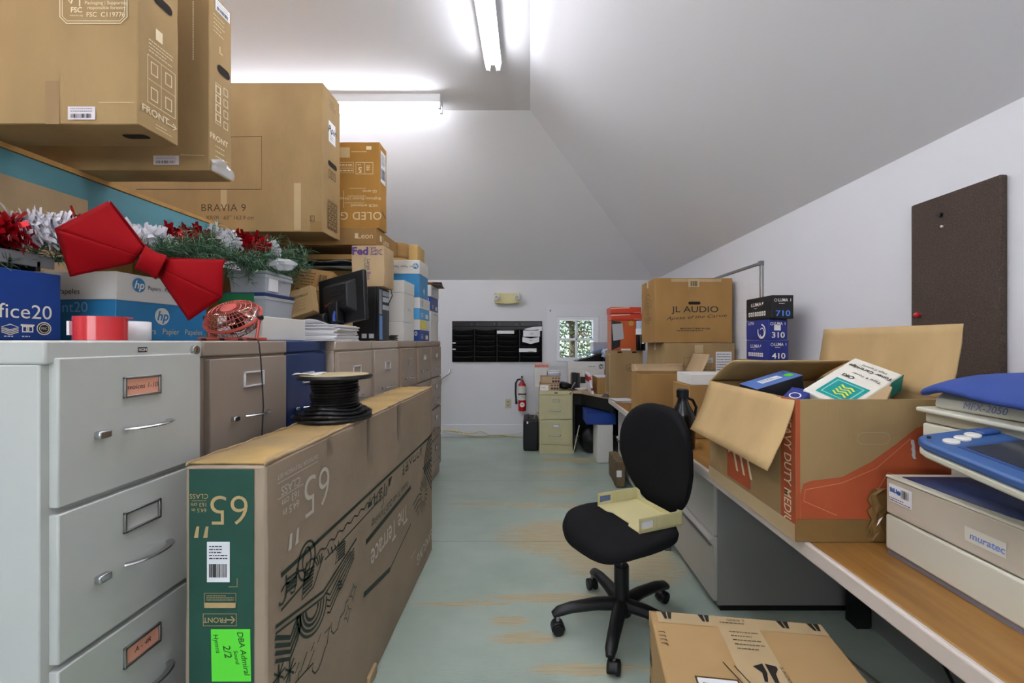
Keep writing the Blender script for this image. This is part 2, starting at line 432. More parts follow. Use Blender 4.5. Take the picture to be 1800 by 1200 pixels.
# window
wt = struct(bpy.data.objects.new('window_1', None)); COL.objects.link(wt); wt.location = ((wx0+wx1)/2, YB, wz0)
ww, wh = wx1-wx0, wz1-wz0
f = MB(); fw = .045
f.box(-ww/2, -ww/2+fw, -.02, .12, 0, wh).box(ww/2-fw-.03, ww/2, -.02, .12, 0, wh).box(-ww/2+fw, ww/2-fw-.03, -.02, .12, 0, fw).box(-ww/2+fw, ww/2-fw-.03, -.02, .12, wh-fw, wh)
f.build('window_frame', pbr('window_vinyl', '#eceef2', .35), wt, bevel=.004)
f = MB(); f.box(-.025, .005, .03, .07, fw, wh-fw).box(-ww/2+fw, ww/2-fw-.03, .03, .07, wh*.49-.016, wh*.49+.016)
f.build('glazing_bar', pbr('window_vinyl', '#eceef2'), wt, bevel=.003)
GLASS = pbr('window_glass', '#ffffff', 0, trans=1, ior=1.02, spec=.2)
MB().box(-ww/2+fw, ww/2-fw-.03, .048, .052, fw, wh-fw).build('glass_pane', GLASS, wt)
px0, px1 = .235, 1.12
p = MB(); z0, z1 = .98, 1.83
p.box(px0, wx0-.005, YB-.016, YB, z0, z1).box(wx1+.005, px1, YB-.016, YB, z0, z1).box(wx0-.005, wx1+.005, YB-.016, YB, wz1+.005, z1).box(wx0-.005, wx1+.005, YB-.016, YB, z0, wz0-.005)
struct(p.build('trim_1', TRIM, smooth=0))
# ================================================================ outdoors seen through the window
GR = pbr('dry_grass', '#ddd3b4', .9, var=.25, vscale=1.5)
g = MB().box(-14, 16, YB+.5, 40, -.5, -.3).box(-14, 16, -25, YF-.3, -.5, -.3).build('ground', GR, smooth=0); struct(g)
LEAF = pbr('tree_leaves', '#4c5b33', .6, var=.35, vscale=3); BARK = pbr('bark', '#4a3f33', .9)
def tree(label, x, y, h, cr, seed):
    rr = random.Random(seed); t = thing('tree', label, 'tree', (x, y, -.3), 0)
    tr = MB().tube([(0,0,0),(.05,.02,h*.35),(-.03,0,h*.7),(0,0,h)], [.11,.09,.05,.02], 8)
    for i in range(14):
        a = rr.uniform(0, 6.28); z = h*rr.uniform(.22, .85); l = cr*rr.uniform(.5, .9)
        tr.tube([(0,0,z),(math.cos(a)*l*.5, math.sin(a)*l*.5, z+.15),(math.cos(a)*l, math.sin(a)*l, z+.1)], [.035,.02,.008], 5)
    tr.build('trunk', BARK, t)
    lf = MB()
    cl = [(rr.gauss(0,.42)*cr, rr.gauss(0,.42)*cr, h*rr.uniform(.36, 1.02)) for _ in range(70)]
    for cx, cy, cz in cl:
        for _ in range(42):
            p = V((cx+rr.gauss(0,.2), cy+rr.gauss(0,.2), cz+rr.gauss(0,.16)))
            u = V((rr.gauss(0,1), rr.gauss(0,1), rr.gauss(0,1))).normalized(); n = u.cross(V((rr.gauss(0,1), rr.gauss(0,1), rr.gauss(0,1)))).normalized()
            s = rr.uniform(.03, .06)
            lf.quad(p-u*s, p-n*s*.5, p+u*s, p+n*s*.5)
    lf.build('foliage', LEAF, t, smooth=0)
tree('green tree outside the window with the bare trunk showing, left panes', 1.02, 10.4, 3.3, 1.15, 3)
tree('denser green tree outside the window filling the right panes', 2.15, 11.6, 3.1, 1.3, 9)
tree('distant tree outside behind the two nearer ones', 1.6, 17, 4.4, 2.4, 5)
# ================================================================ light
wd = bpy.data.worlds.new('sky'); SC.world = wd; wd.use_nodes = True
nt = wd.node_tree; bg = nt.nodes['Background']; sk = nt.nodes.new('ShaderNodeTexSky')
sk.sky_type = 'HOSEK_WILKIE'; sk.turbidity = 3; sk.sun_direction = (.3, -.6, .74); sk.ground_albedo = .4
nt.links.new(sk.outputs[0], bg.inputs[0]); bg.inputs[1].default_value = 6
sl = bpy.data.lights.new('sun', 'SUN'); sl.energy = 11; sl.angle = .01; so = bpy.data.objects.new('sun', sl); COL.objects.link(so); so.rotation_euler = (R(3), R(-48), 0)
TUBE = pbr('lit_fluorescent_tube', '#f8f8ff', .5, emit=28)
HOUS = pbr('white_enamel_housing', '#eceef0', .3)
TUBE2 = pbr('bright_fluorescent_tube', '#f6f7ff', .5, emit=36)
def strip(label, loc, rz, ln, group='fluorescent strips on the ceiling', tube=None):
    t = thing('fluorescent_light', label, 'ceiling light', loc, rz, group)
    MB().prism([(-.062, -.075), (.062, -.075), (.05, 0), (-.05, 0)], -ln/2, ln/2, Matrix.Rotation(PI/2, 4, 'X')).build('housing', HOUS, t, bevel=.003)
    for sx in (-.036, .036):
        MB().cyl((sx, -ln/2+.02, -.1), (sx, ln/2-.02, -.1), .0165, n=14).build('lamp_tube', tube or TUBE, t)
    for sy in (-1, 1):
        for sx in (-.036, .036): MB().box(sx-.013, sx+.013, sy*(ln/2-.01)-.012, sy*(ln/2-.01)+.012, -.125, -.07).build('lamp_socket', HOUS, t, bevel=.003)
    return t
strip('twin tube fluorescent strip running towards the camera below the flat ceiling', (-.268, 1.88, HC), 0, 2.44)
strip('fluorescent strip mounted crosswise above the stacked television cartons', (-1.975, 3.63, HC), PI/2, 2.44, tube=TUBE2)
strip('unseen fluorescent strip added for fill on the ceiling behind the camera', (-.268, -1.3, HC), 0, 2.44)  # this strip and the next two are unseen, added to brighten the room
strip('unseen fluorescent strip added for fill over the shelving, out of the frame', (-2.2, 1.0, HC), 0, 2.44)
strip('unseen fluorescent strip added for fill, crosswise on the ceiling behind the camera', (-1.6, -2.3, HC), PI/2, 2.44)
dl = bpy.data.lights.new('front_fill_lamp', 'AREA'); dl.shape = 'RECTANGLE'; dl.size = 3.0; dl.size_y = 1.4; dl.energy = 60; dl.color = (.95,.97,1)  # added fill lamp outside the front wall, tilted up to brighten the ceiling
do = bpy.data.objects.new('front_fill_lamp', dl); COL.objects.link(do); do.location = (-.45, YF-.75, 1.25); do.rotation_euler = (R(90+35), 0, 0)
v = SC.view_settings; v.view_transform = 'Standard'; v.look = 'None'; v.gamma = 1; v.use_curve_mapping = False; v.exposure = EXPO = 0.12
# ================================================================ filing cabinets along the left
CG = pbr('grey_enamel_steel', '#c0c2bd', .38, var=.015)
CT = pbr('taupe_enamel_steel', '#97897d', .4, var=.03); CBE = pbr('beige_enamel_steel', '#ab9e8f', .4, var=.03)
CNV = pbr('navy_enamel_steel', '#1c3566', .32, var=.05); CBR = pbr('brown_beige_enamel_steel', '#9d8a78', .4, var=.03)
CCR = pbr('cream_enamel_steel', '#bdb78f', .4, var=.02); GAP = pbr('shadow_gap_dark_steel', '#3a3835', .7)
def file_cabinet(label, w, d, h, loc, rz, n, mat, z_top, pitch, group=None, lock=True, cards=None, hand='bar', base=None, lab=(.07, .16), lw=.085, frame=None, proud=.014, name='filing_cabinet'):
    t = thing(name, label, 'filing cabinet', loc, rz, group)
    y = -d/2; m = .016
    b = MB(); b.box(-w/2, w/2, y+.004, d/2, .0, h-.045)
    b.build('cabinet_body', mat, t, bevel=.003)
    MB().box(-w/2, w/2, y-.006, d/2, h-.045, h).build('top_cap', mat, t, bevel=.005)
    for k in range(n):
        zt = z_top-k*pitch; zb = zt-pitch+.012
        dr = MB().box(-w/2+m, w/2-m, y-proud, y+.006, zb, zt).build('drawer', mat, t, bevel=.003)
        zl = zt-lab[0]; zh = zt-lab[1]; hh = lw*.5; yy = y-proud
        fm = MB(); fb = .0055
        fm.box(-lw/2, lw/2, yy-.006, yy, zl+hh/2-fb, zl+hh/2).box(-lw/2, lw/2, yy-.006, yy, zl-hh/2, zl-hh/2+fb)
        fm.box(-lw/2, -lw/2+fb, yy-.006, yy, zl-hh/2, zl+hh/2).box(lw/2-fb, lw/2, yy-.006, yy, zl-hh/2, zl+hh/2)
        fm.build('label_frame', frame or STEEL, dr, bevel=.0012)
        cm = (cards or {}).get(k)
        if cm is not None:
            MB().box(-lw/2+fb, lw/2-fb, yy-.002, yy-.0004, zl-hh/2+fb, zl+hh/2-fb).build('label_card', cm[0], dr)
            if cm[1]: Print(((-lw/2, yy-.0022, zl-hh/2), (1,0,0), (0,0,1)), .0004).text(cm[1], lw/2, hh/2, hh*.34, 0, .0, .2).build('handwriting', INK, dr)
        if hand == 'bar':
            pts = []
            for i in range(13):
                q = i/12; x = -.045+.115*q
                pts.append((x, yy-.004-.026*math.sin(PI*min(1, max(0, q)))**.6, zh))
            MB().tube(pts, .0085, 8, flat=.45).build('handle', CHROME, dr)
            MB().box(-.108, -.082, yy-.014, yy, zh-.008, zh+.008).build('thumb_latch', CHROME, dr, bevel=.003)
        else:
            MB().tube([(-.05,yy,zh),(-.05,yy-.022,zh),(-.045,yy-.026,zh),(.045,yy-.026,zh),(.05,yy-.022,zh),(.05,yy,zh)], .006, 8).build('handle', STEEL, dr)
            MB().box(-.09, -.072, yy-.01, yy, zh-.007, zh+.007).build('thumb_latch', STEEL, dr, bevel=.002)
    if lock:
        l = MB().cyl((w/2-.03, y-.006, h-.024), (w/2-.03, y-.016, h-.024), .012, n=18).build('lock', CHROME, t, bevel=.001)
        MB().box(w/2-.031, w/2-.029, y-.0165, y-.0155, h-.03, h-.018).build('keyhole', INK, l)
    if base: MB().box(-w/2, w/2, y-.004, y+.004, 0, base).build('kick_plate', mat, t, bevel=.002)
    return t
HCB = 1.322
def left_cab(label, y0, y1, xf, mat, cards=None, group='filing cabinets in a row along the left', **k):
    d = .74
    return file_cabinet(label, y1-y0-.006, d, HCB, (xf-d/2, (y0+y1)/2, 0), PI/2, 4, mat, 1.289-k.pop('dz', 0), k.pop('pitch', .295), group, cards=cards, **k)
c1 = left_cab('light grey four-drawer filing cabinet nearest the camera, salmon label cards', .782, 1.165, -.90, CG, {0: (SALMON, 'Invoices 1-100'), 2: (SALMON, 'A - 4R')}, lw=.092)
Print(((-.19, -.376, HCB-.045), (1,0,0), (0,0,1)), .0006).rect(.20-.012, .018, .20+.012, .03).build('maker_plate', INK, c1)
Print(((-.19, -.376, HCB-.045), (1,0,0), (0,0,1)), .0012).text('HON', .20, .024, .009, 0, .02).build('maker_plate_lettering', INKW, c1)
left_cab('taupe filing cabinet beside the grey one, with a black cord hanging down its front', 1.19, 1.605, -.92, CT, dz=.02, lab=(.07, .185), lock=False, lw=.1, frame=pbr('white_metal', '#d5d5da', .35))
left_cab('dented navy blue filing cabinet between taupe and beige cabinets', 1.63, 1.985, -.955, CNV, dz=.02, lab=(.1, .22), lock=False, lw=.09, frame=pbr('white_metal', '#d5d5da'))
left_cab('beige filing cabinet next to the navy blue one', 2.0, 2.46, -.92, CBE, dz=.02, lab=(.1, .235), lock=False, lw=.1, frame=pbr('white_metal', '#d5d5da'))
left_cab('beige filing cabinet, second beyond the navy blue one', 2.47, 2.95, -.92, CBE, dz=.02, lab=(.1, .235), lock=False, lw=.1, frame=pbr('white_metal', '#d5d5da'))
wc = {k: (WHITE, None) for k in range(4)}
left_cab('brown-beige filing cabinet third from the far end of the row', 2.985, 3.43, -.92, CBR, dz=.02, lab=(.1, .22), lock=False, lw=.09)
left_cab('brown-beige filing cabinet second from the far end of the row, white label card', 3.435, 3.895, -.92, CBR, wc, dz=.02, lab=(.085, .2), lock=False, lw=.09)
left_cab('brown-beige filing cabinet at the far end of the row', 3.90, 4.35, -.92, CBR, wc, dz=.02, lab=(.085, .2), lock=False, lw=.09)
# ================================================================ timber shelving above and behind the cabinets
TEAL = pbr('teal_painted_timber', '#5f97a2', .55, var=.1, vscale=6, stretch=(1,.4,1)); PLY = pbr('plywood_edge', '#b98f52', .7, var=.15, vscale=20)
sh = thing('timber_shelving', 'teal painted timber shelving with plywood deck above the left filing cabinets', 'shelf', (-1.74, 0, 0))
MB().box(-.04, 0, -.3, 3.42, 1.83, 1.958).build('front_beam', TEAL, sh, bevel=.003)
MB().box(-1.25, .004, -.3, 3.42, 1.96, 1.978).build('plywood_deck', PLY, sh)
MB().box(-1.25, -1.21, -.3, 3.42, 1.83, 1.958).build('rear_beam', TEAL, sh)
MB().box(-1.25, .04, -.3, 3.42, 1.28, 1.318).build('lower_deck', PLY, sh)
for yy in (-.28, 1.2, 3.3):
    for xx in (-.13, -1.2): MB().box(xx, xx+.08, yy, yy+.09, 0, 1.96).build('post', TEAL, sh)
ZD = 1.978
# ================================================================ big television cartons on the deck
def carton_at(name, label, x0, x1, y0, y1, z0, z1, **k):
    t, fr = carton(name, label, x1-x0, y1-y0, z1-z0, ((x0+x1)/2, (y0+y1)/2, z0), **k)
    return t, fr
# first (nearest)
w1 = 1.5; t, fr = carton_at('television_carton', 'brown television carton nearest the camera, upper left, with tree logo and FSC print', -1.19-w1, -1.19, 1.295, 1.446, ZD+.001, ZD+.86, mat=K1, seed=2, seam=None, group='television cartons standing on the shelf deck')
p = Print(fr['front'])
X0 = -1.19-w1
def fx(px, Y, x0): return X_at(px, Y)-x0
a, b = fx(106, 1.295, X0), fx(224, 1.295, X0); zb = Z_at(42, 1.295)-ZD
p.line([(a+.01, zb+.19), (a, zb+.17), (a, zb+.02), (a+.02, zb), (b-.02, zb), (b, zb+.02), (b, zb+.17), (b-.01, zb+.19)], .003)
p.line([(a+.012, zb+.185), (a+.007, zb+.16), (a+.007, zb+.022), (a+.022, zb+.007), (b-.022, zb+.007), (b-.007, zb+.022), (b-.007, zb+.16), (b-.012, zb+.185)], .002)
p.text('FSC', a+.05, zb+.04, .022, 0, .02); p.text('www.fsc.org', a+.05, zb+.024, .008)
p.text('FSC  C119776', b-.065, zb+.026, .02, 0, .01); p.text('Packaging | Supporting', b-.063, zb+.062, .0145); p.text('responsible forestry', b-.063, zb+.047, .0145)
p.line([(a+.025,zb+.075),(a+.033,zb+.06),(a+.05,zb+.1)], .005); p.line([(a+.06,zb+.052),(a+.06,zb+.075)], .004)
p.line([(a+.044,zb+.075),(a+.04,zb+.085),(a+.05,zb+.1),(a+.066,zb+.1),(a+.076,zb+.088),(a+.07,zb+.075),(a+.05,zb+.072)], .003)
p.line([(fx(174,1.295,X0), .066), (fx(236,1.295,X0), .066)], .0012); p.build('white_lettering', INKC, t)
label_on(t, fr['front'], fx(120,1.295,X0), Z_at(211,1.295)-ZD, fx(168,1.295,X0), Z_at(188,1.295)-ZD, pbr('lilac_label','#d9d2d8',.6), 'barcode_label', 4)
Print(fr['front'], .0008).rect(fx(80,1.295,X0), .0, fx(105,1.295,X0), Z_at(143,1.295)-ZD).build('tape_patch', TAPE, t)
hand_hole(t, fr['right'], .085, .43, .075, .03)
hand_hole(t, fr['bottom'], w1-.075, .075, .08, .03)
p = Print(fr['right'])
p.rect(.06,.30,.085,.335); p.lines(.035,.245,.125,.29,4,.003,3)
p.frame(.03,.085,.135,.235,.002); p.line([(.08,.085),(.08,.235)],.0015); p.line([(.03,.16),(.135,.16)],.0015)
for cx, cy in ((.055,.2),(.108,.2),(.055,.12),(.108,.12)): p.frame(cx-.013,cy-.02,cx+.013,cy+.02,.003)
p.text('FRONT', .06, .06, .03, 0, .02); p.line([(.1,.055),(.14,.055)],.004); p.line([(.125,.065),(.14,.055),(.125,.045)],.004); p.lines(.06,.015,.12,.035,2,.002)
p.build('handling_marks', INKC, t)
# second
w2 = 1.5; X0 = -1.237-w2; Y0 = 1.645
t, fr = carton_at('television_carton', 'brown television carton second from the camera with torn plastic at its bottom corner', X0, -1.237, Y0, 1.77, ZD+.001, ZD+.705, mat=K1, seed=5, seam=None, group='television cartons standing on the shelf deck')
label_on(t, fr['front'], fx(270,Y0,X0), Z_at(290,Y0)-ZD, fx(315,Y0,X0), Z_at(274,Y0)-ZD, MATS['lilac_label'], 'barcode_label', 7)
p = Print(fr['front'])
for i in range(26): p.rect(fx(339,Y0,X0), Z_at(6+i*4,Y0)-ZD, fx(341,Y0,X0), Z_at(3+i*4,Y0)-ZD)
p.line([(fx(318,Y0,X0), .06), (fx(360,Y0,X0), .058)], .002); p.frame(fx(345,Y0,X0), .66, fx(355,Y0,X0), .69, .003); p.build('white_lettering', INKC, t)
hand_hole(t, fr['right'], .075, .425, .07, .034)
p = Print(fr['right']); p.lines(.02,.55,.08,.63,5,.003,8); p.text('L', .06, .5, .04)
p.frame(.03,.2,.06,.36,.002)
for i in range(4): p.frame(.032,.21+.037*i,.058,.24+.037*i,.004); p.frame(.075,.2+.045*i,.1,.23+.045*i,.003)
p.text('FRONT', .05, .14, .03, 0, .02); p.lines(.03,.06,.1,.12,3,.003); p.build('handling_marks', INKC, t)
label_on(t, fr['right'], .03, .645, .11, .69, WHITE, 'shipping_label', 9)
wr = MB(); rr = random.Random(4)
rows = []
for i in range(7):
    rows.append([(-1.237+.003+rr.uniform(0,.006)-(-1.237+X0)/2+0, 0, 0) for j in range(7)])
rows = [[((w2/2)+.004+rr.uniform(0,.009), -.0625+.125*j/6, .002+.07*i/6*(1-.4*abs(j-3)/3)) for j in range(7)] for i in range(7)]
wr.grid(rows).build('torn_plastic_wrap', pbr('clear_film', '#dfe2e6', .15, alpha=.35, spec=.8), t, solid=.0006)
# third
w3 = 1.5; X0 = -1.25-w3; Y0 = 2.57
t, fr = carton_at('television_carton', 'large brown television carton lettered BRAVIA 9 with a printed rectangle', X0, -1.25, Y0, 2.807, ZD+.001, 2.88, mat=K1, seed=8, seam=None, group='television cartons standing on the shelf deck')
p = Print(fr['front'])
f3 = lambda px, py: (fx(px, Y0, X0), Z_at(py, Y0)-ZD)
p.line([f3(360,242), f3(460,240), f3(460,333), f3(240,333)], .005)
p.text('BRAVIA 9', *f3(393,366), .062, space=1.08); p.text('XR90 · 65″ 163.9 cm', *f3(404,383), .034, shear=.1)
a = f3(545,390); b = f3(553,379); p.frame(*a, *b, .003); p.lines(a[0]+.004,a[1]+.004,b[0]-.004,b[1]-.004,4,.003)
p.build('black_lettering', INKB, t)
Print(fr['front'], .0008).rect(*f3(517,405), *f3(529,322)).build('vertical_tape', TAPEC, t)
Print(fr['front'], .0008).rect(*f3(546,406), *f3(565,389)).build('tape_patch', TAPE, t)
Print(fr['front'], .0008).rect(*f3(388,366), *f3(399,333)).build('vertical_tape', TAPEC, t)
hand_hole(t, fr['right'], .125, .45, .12, .034)
p = label_on(t, fr['right'], .075, .585, .165, .715, WHITE, 'name_label', 2, bars=False)
q = Print(fr['right'], .002); q.text('Rpin', .12, .665, .06, 0, .02, .3); q.lines(.09,.6,.15,.63,2,.004); q.build('label_printing', INK, p)
p = Print(fr['right']); p.lines(.08,.79,.17,.85,4,.004)
for i in range(3): p.frame(.075+.033*i,.36,.1+.033*i,.41,.005)
p.frame(.06,.04,.19,.22,.003)
for i in range(3):
    for j in range(4): p.frame(.067+.041*i,.048+.043*j,.1+.041*i,.083+.043*j,.006)
p.build('handling_marks', INKB, t)
# ---- Leon carton and OLED carton
Y0, X1 = 2.92, -1.055; X0 = X1-1.2
t, fr = carton_at('speaker_carton', 'low brown carton lettered Leon at the end of the deck, flap curled open', X0, X1, Y0, 3.37, ZD+.001, ZD+.123, mat=card('kraft_brown', '#927044'), seed=3, seam=None)
p = Print(fr['front']); q = lambda px, py: (fx(px,Y0,X0), Z_at(py,Y0)-ZD)
p.text('Leon', *q(642,415), .055); a = q(624,419); b = q(630,410); p.rect(*a, *b)
p.build('white_lettering', INKC, t)
p = Print(fr['right']); p.text('Leon', .2, .06, .07, 0); p.rect(.07,.045,.11,.085); p.build('white_lettering', INKC, t)
rows = []
for i in range(9):
    an = i/8*1.9; rows.append([(.6+.045*math.sin(an)+.05*i/8*.6, .225+.05*(1-math.cos(an))-.0, .003+.118*j/4) for j in range(5)])
MB().grid(rows).build('curled_flap', card('kraft_brown','#a07a45'), t, solid=.005)
Y0, X1 = 2.95, -1.042; X0 = X1-1.0
t, fr = carton_at('television_carton', 'amber television carton lettered OLED G5 upside down', X0, X1, Y0, 3.10, ZD+.125, 2.70, mat=K5, seed=6, seam=None, group='television cartons standing on the shelf deck')
Z0 = ZD+.125
q = lambda px, py: (fx(px,Y0,X0), Z_at(py,Y0)-Z0)
p = Print(fr['front'])
p.text('OLED G5', *q(629.5,378.5), .078, 180, 0, space=1.05)
for (x, y, ww, s_) in ((640,361,.12,.02),(630,347.5,.2,.024),(638,358,.16,.012),(630,345,.2,.01),(632,333,.17,.012),(650,336,.05,.016)):
    pass
p.text('HDR enhanced', *q(640,361), .03, 180); p.text('Brightness Booster Ultimate', *q(632,349), .026, 180); p.text('G5 series', *q(650,336), .026, 180)
a = q(606,358); b = q(656,355); p.lines(*a, *b, 1, .004); a = q(612,346); b = q(656,343); p.lines(*a, *b, 1, .004); a = q(614,332); b = q(656,330); p.lines(*a, *b, 1, .003)
a = q(625.5,306); b = q(656,285); p.frame(*a, *b, .003); m_ = q(641,285); p.line([(m_[0],a[1]),(m_[0],b[1])], .003)
p.text('5', *q(633,298), .055, 180, .02); p.lines(*q(644,300), *q(653,290), 3, .006); p.lines(*q(629,292), *q(637,287), 1, .006)
p.frame(*q(596,294), *q(622,285), .002); p.frame(*q(596,304), *q(622,296), .002); p.lines(*q(597,293), *q(620,287), 1, .008, 2); p.lines(*q(597,303), *q(620,297), 1, .008, 4)
p.lines(*q(618,268), *q(656,265), 1, .004); p.rect(*q(644,263), *q(653,257)); p.line([q(604,365), q(604,335)], .003)
p.build('white_lettering', INKC, t)
Print(fr['front'], .0008).rect(*q(596,277), *q(615,259)).build('pale_tape_patch', TAPEC, t)
label_on(t, fr['right'], .02, .33, .12, .55, WHITE, 'torn_label', 6)
Print(fr['right']).line([(.05,.13),(.12,.10)], .012).build('scuff_mark', INK, t)
# ================================================================ panel leaning on the beam
t, fr = carton('flat_carton', 'flat brown carton standing against the teal beam, upper left', .03, .75, .545, (-1.7225, 1.275, 1.3195), mat=K2, seam=None, dent=.003, seed=4)
bx = thing('plastic_tub', 'cream plastic tub lid end at the far left behind the tinsel', 'tub', (-1.63, 1.19, 1.535))
MB().box(-.09,.09,-.03,.03,0,.2).build('tub_body', pbr('cream_plastic','#d8c48c',.4), bx, bevel=.02, seg=4)
MB().box(-.1,.1,-.036,.036,.2,.225).build('tub_rim', pbr('cream_plastic','#d8c48c'), bx, bevel=.01, seg=3)
# ================================================================ paper cartons on cabinets one and two
ZC = HCB+.0008
t = thing('paper_carton', 'royal blue paper carton lettered Office20 on the grey cabinet', 'box', (-1.585, 1.132, ZC))
worn_box(MB(), .235, .41, .205, .002, 8, 3).build('box_body', NAVYB, t, bevel=.003, merge=True)
fr = faces_of(.235, .41, .205)
p = Print(fr['right']); p.text('Office20', .285, .082, .058, 0, .0, width=.19)
bx = .276
p.line([(bx-.02,.038),(bx,.03),(bx+.02,.038),(bx,.046)], .003, True)
for dz in (0,.006,.012): p.line([(bx-.02,.034-dz*.8),(bx,.026-dz*.8),(bx+.02,.034-dz*.8)], .0025)
p.frame(.304,.024,.332,.042,.003); p.rect(.301,.042,.335,.047); p.text('8',.318,.033,.018,0,.03)
p.line([(.225,.02),(.225,.046),(.25,.046),(.25,.02)],.003,True); p.lines(.228,.022,.247,.043,3,.002)
p.lines(.262,.009,.292,.015,1,.003); p.lines(.304,.009,.332,.015,1,.003)
p.disc(.36,.036,.0195); p.build('white_lettering', INKW, t)
p = Print(fr['right'], .0022); p.disc(.359,.036,.0165).build('round_seal', INK, t); Print(fr['right'], .003).ring(.359,.036,.0125,.0018).text('FSC',.359,.036,.010).build('seal_lettering', INKW, t)
# HP carton
t, fl, fb = lid_box('paper_carton', 'white lidded blue paper carton under the red bow', .268, .425, .242, (-1.568, 1.69, ZC), 0, BLUEB, WBOX, .1)
hp_logo(t, fl['right'], .085, .203, .026)
Print(fl['right'], .0014).text('Papers   Papier   Papeles', .225, .198, .021).build('black_lettering', INK, t)
hp_logo(t, fb['right'], .185, .095, .033, INKW, BLUEB)
p = Print(fb['right'], .0014); p.text('Papers   Papier   Papeles', .23, .035, .032); p.build('white_lettering', INKC, t)
p = Print(fb['front'], .0014); p.text('Print20', .09, .115, .05); 
for i in range(4): p.line([(.16+.014*math.cos(i*PI/4),.065+.014*math.sin(i*PI/4)),(.16-.014*math.cos(i*PI/4),.065-.014*math.sin(i*PI/4))],.0025)
p.text('20', .13, .065, .03); p.build('white_lettering', pbr('pale_blue_print','#8fbfe0',.6), t)
Print(fl['front'], .0014).text('Papeles', .105, .17, .026).build('black_lettering', INK, t)
# desk sorter on the office box
t = thing('letter_sorter', 'grey metal letter sorter lying on the royal blue carton', 'sorter', (-1.56, 1.17, ZC+.207), PI/2)
GM = pbr('grey_painted_metal', '#6f7175', .45)
for sy in (-.09,.084): MB().box(-.2,.15,sy,sy+.006,.012,.05).build('side_rail', GM, t, bevel=.002)
for x in (-.13,-.06,.03,.1): MB().box(x,x+.012,-.09,.09,0,.03).build('cross_bar', BLACKP, t, bevel=.002)
# ================================================================ tape rolls
def tape_roll(label, loc, r, hgt, m, core, tail=None):
    t = thing('tape_roll', label, 'tape', loc, 0)
    MB().lathe([(r-.017,0),(r,0),(r,hgt),(r-.017,hgt),(r-.017,0)], 32).build('wound_tape', m, t)
    MB().lathe([(r-.021,0),(r-.017,0),(r-.017,hgt),(r-.021,hgt),(r-.021,0)], 32).build('core', core, t)
    return t
tr_ = tape_roll('red tape roll lying at the front of the grey cabinet', (-1.026, 1.02, ZC), .048, .056, pbr('red_tape','#c4262c',.18,coat=.6), pbr('core_card','#d9d2c6',.8))
MB().box(-.048,.05,.012,.03,.053,.0565).build('cutter_edge', REDP, tr_, bevel=.001)
MB().box(-.05,-.044,-.03,-.01,.012,.045).build('white_tab', WHITE, tr_)
tr_ = tape_roll('clear tape roll with white label behind the red one', (-1.055, 1.117, ZC), .047, .05, pbr('clear_tape','#d7dade',.15,coat=.5), pbr('core_card','#d9d2c6'))
q = MB(); rows = [[(.0478*math.cos(a), .0478*math.sin(a), z) for a in [R(-110+12*i) for i in range(14)]] for z in (.002,.048)]
q.grid(rows).build('white_label', WHITE, tr_, solid=.0006)
q = MB()
MB().quad((-.082,-.034,.0),(-.05,-.03,.0),(-.048,-.03,.044),(-.078,-.034,.05)).build('loose_tape_end', pbr('clear_film','#dfe2e6'), tr_, solid=.0005)
# ================================================================ red desk fan
COP = pbr('coral_red_metal', '#c2574c', .3, .25); 
t = thing('desk_fan', 'small coral red wire desk fan tilted upwards on the taupe cabinet', 'fan', (-1.005, 1.445, ZC))
b = MB(); 
b.tube([(-.078,-.05,.006),(-.078,.05,.006),(.078,.05,.006),(.078,-.05,.006)], .005, 8, closed=True); b.build('base_ring', COP, t)
for s in (-1,1):
    MB().tube([(s*.078,0,.006),(s*.082,0,.03),(s*.088,0,.075)], .0048, 8).build('stand_arm', COP, t)
    MB().cyl((s*.084,0,.078),(s*.098,0,.078),.008,n=12).build('tilt_knob', BLACKP, t)
for x in (-.06,.0,.06): MB().box(x-.008,x+.008,-.056,-.044,0,.008).build('rubber_foot', BLACKR, t, bevel=.002)
M = Matrix.Translation((0,0,.078)) @ Matrix.Rotation(R(38), 4, 'X')     # fan axis: up and a little towards the room
cg = MB(); rim = MB()
def ringpts(r, z, n=32): return [M @ V((r*math.cos(2*PI*i/n), r*math.sin(2*PI*i/n), z)) for i in range(n)]
rim.tube(ringpts(.084,0), .0055, 8, closed=True)
rim.build('guard_rim', COP, t)
for i in range(36):
    a = 2*PI*i/36
    cg.tube([M @ V((r*math.cos(a), r*math.sin(a), z)) for r, z in ((.083,.004),(.075,.022),(.052,.034),(.024,.038))], .0011, 4, caps=False)
for r, z in ((.078,.017),(.065,.029),(.05,.035),(.036,.037)): cg.tube(ringpts(r, z), .0011, 4, closed=True)
cg.build('front_guard', COP, t)
cg = MB()
for i in range(36):
    a = 2*PI*i/36
    cg.tube([M @ V((r*math.cos(a), r*math.sin(a), z)) for r, z in ((.083,-.004),(.076,-.03),(.05,-.048),(.02,-.052))], .0011, 4, caps=False)
cg.tube(ringpts(.05,-.048), .0011, 4, closed=True); cg.build('rear_guard', pbr('dark_red_wire','#7c2c2a',.4,.3), t)
MB().lathe([(0,.036),(.024,.036),(.024,.041),(0,.043)], 24, M).build('hub_badge', pbr('coral_badge','#d4574f',.35), t)
BL = pbr('polished_blade', '#c9c2bb', .16, 1)
for k in range(3):
    a0 = 2*PI*k/3+.5; rows = []
    for i in range(6):
        r = .012+.058*i/5; rows.append([M @ V((r*math.cos(a0+(j/4-.5)*1.35), r*math.sin(a0+(j/4-.5)*1.35), .018*(j/4-.5)+.006)) for j in range(5)])
    MB().grid(rows).build('fan_blade', BL, t, solid=.0012)
MB().lathe([(0,-.045),(.022,-.045),(.024,-.01),(.016,.012),(0,.014)], 18, M).build('motor', BLACKP, t)
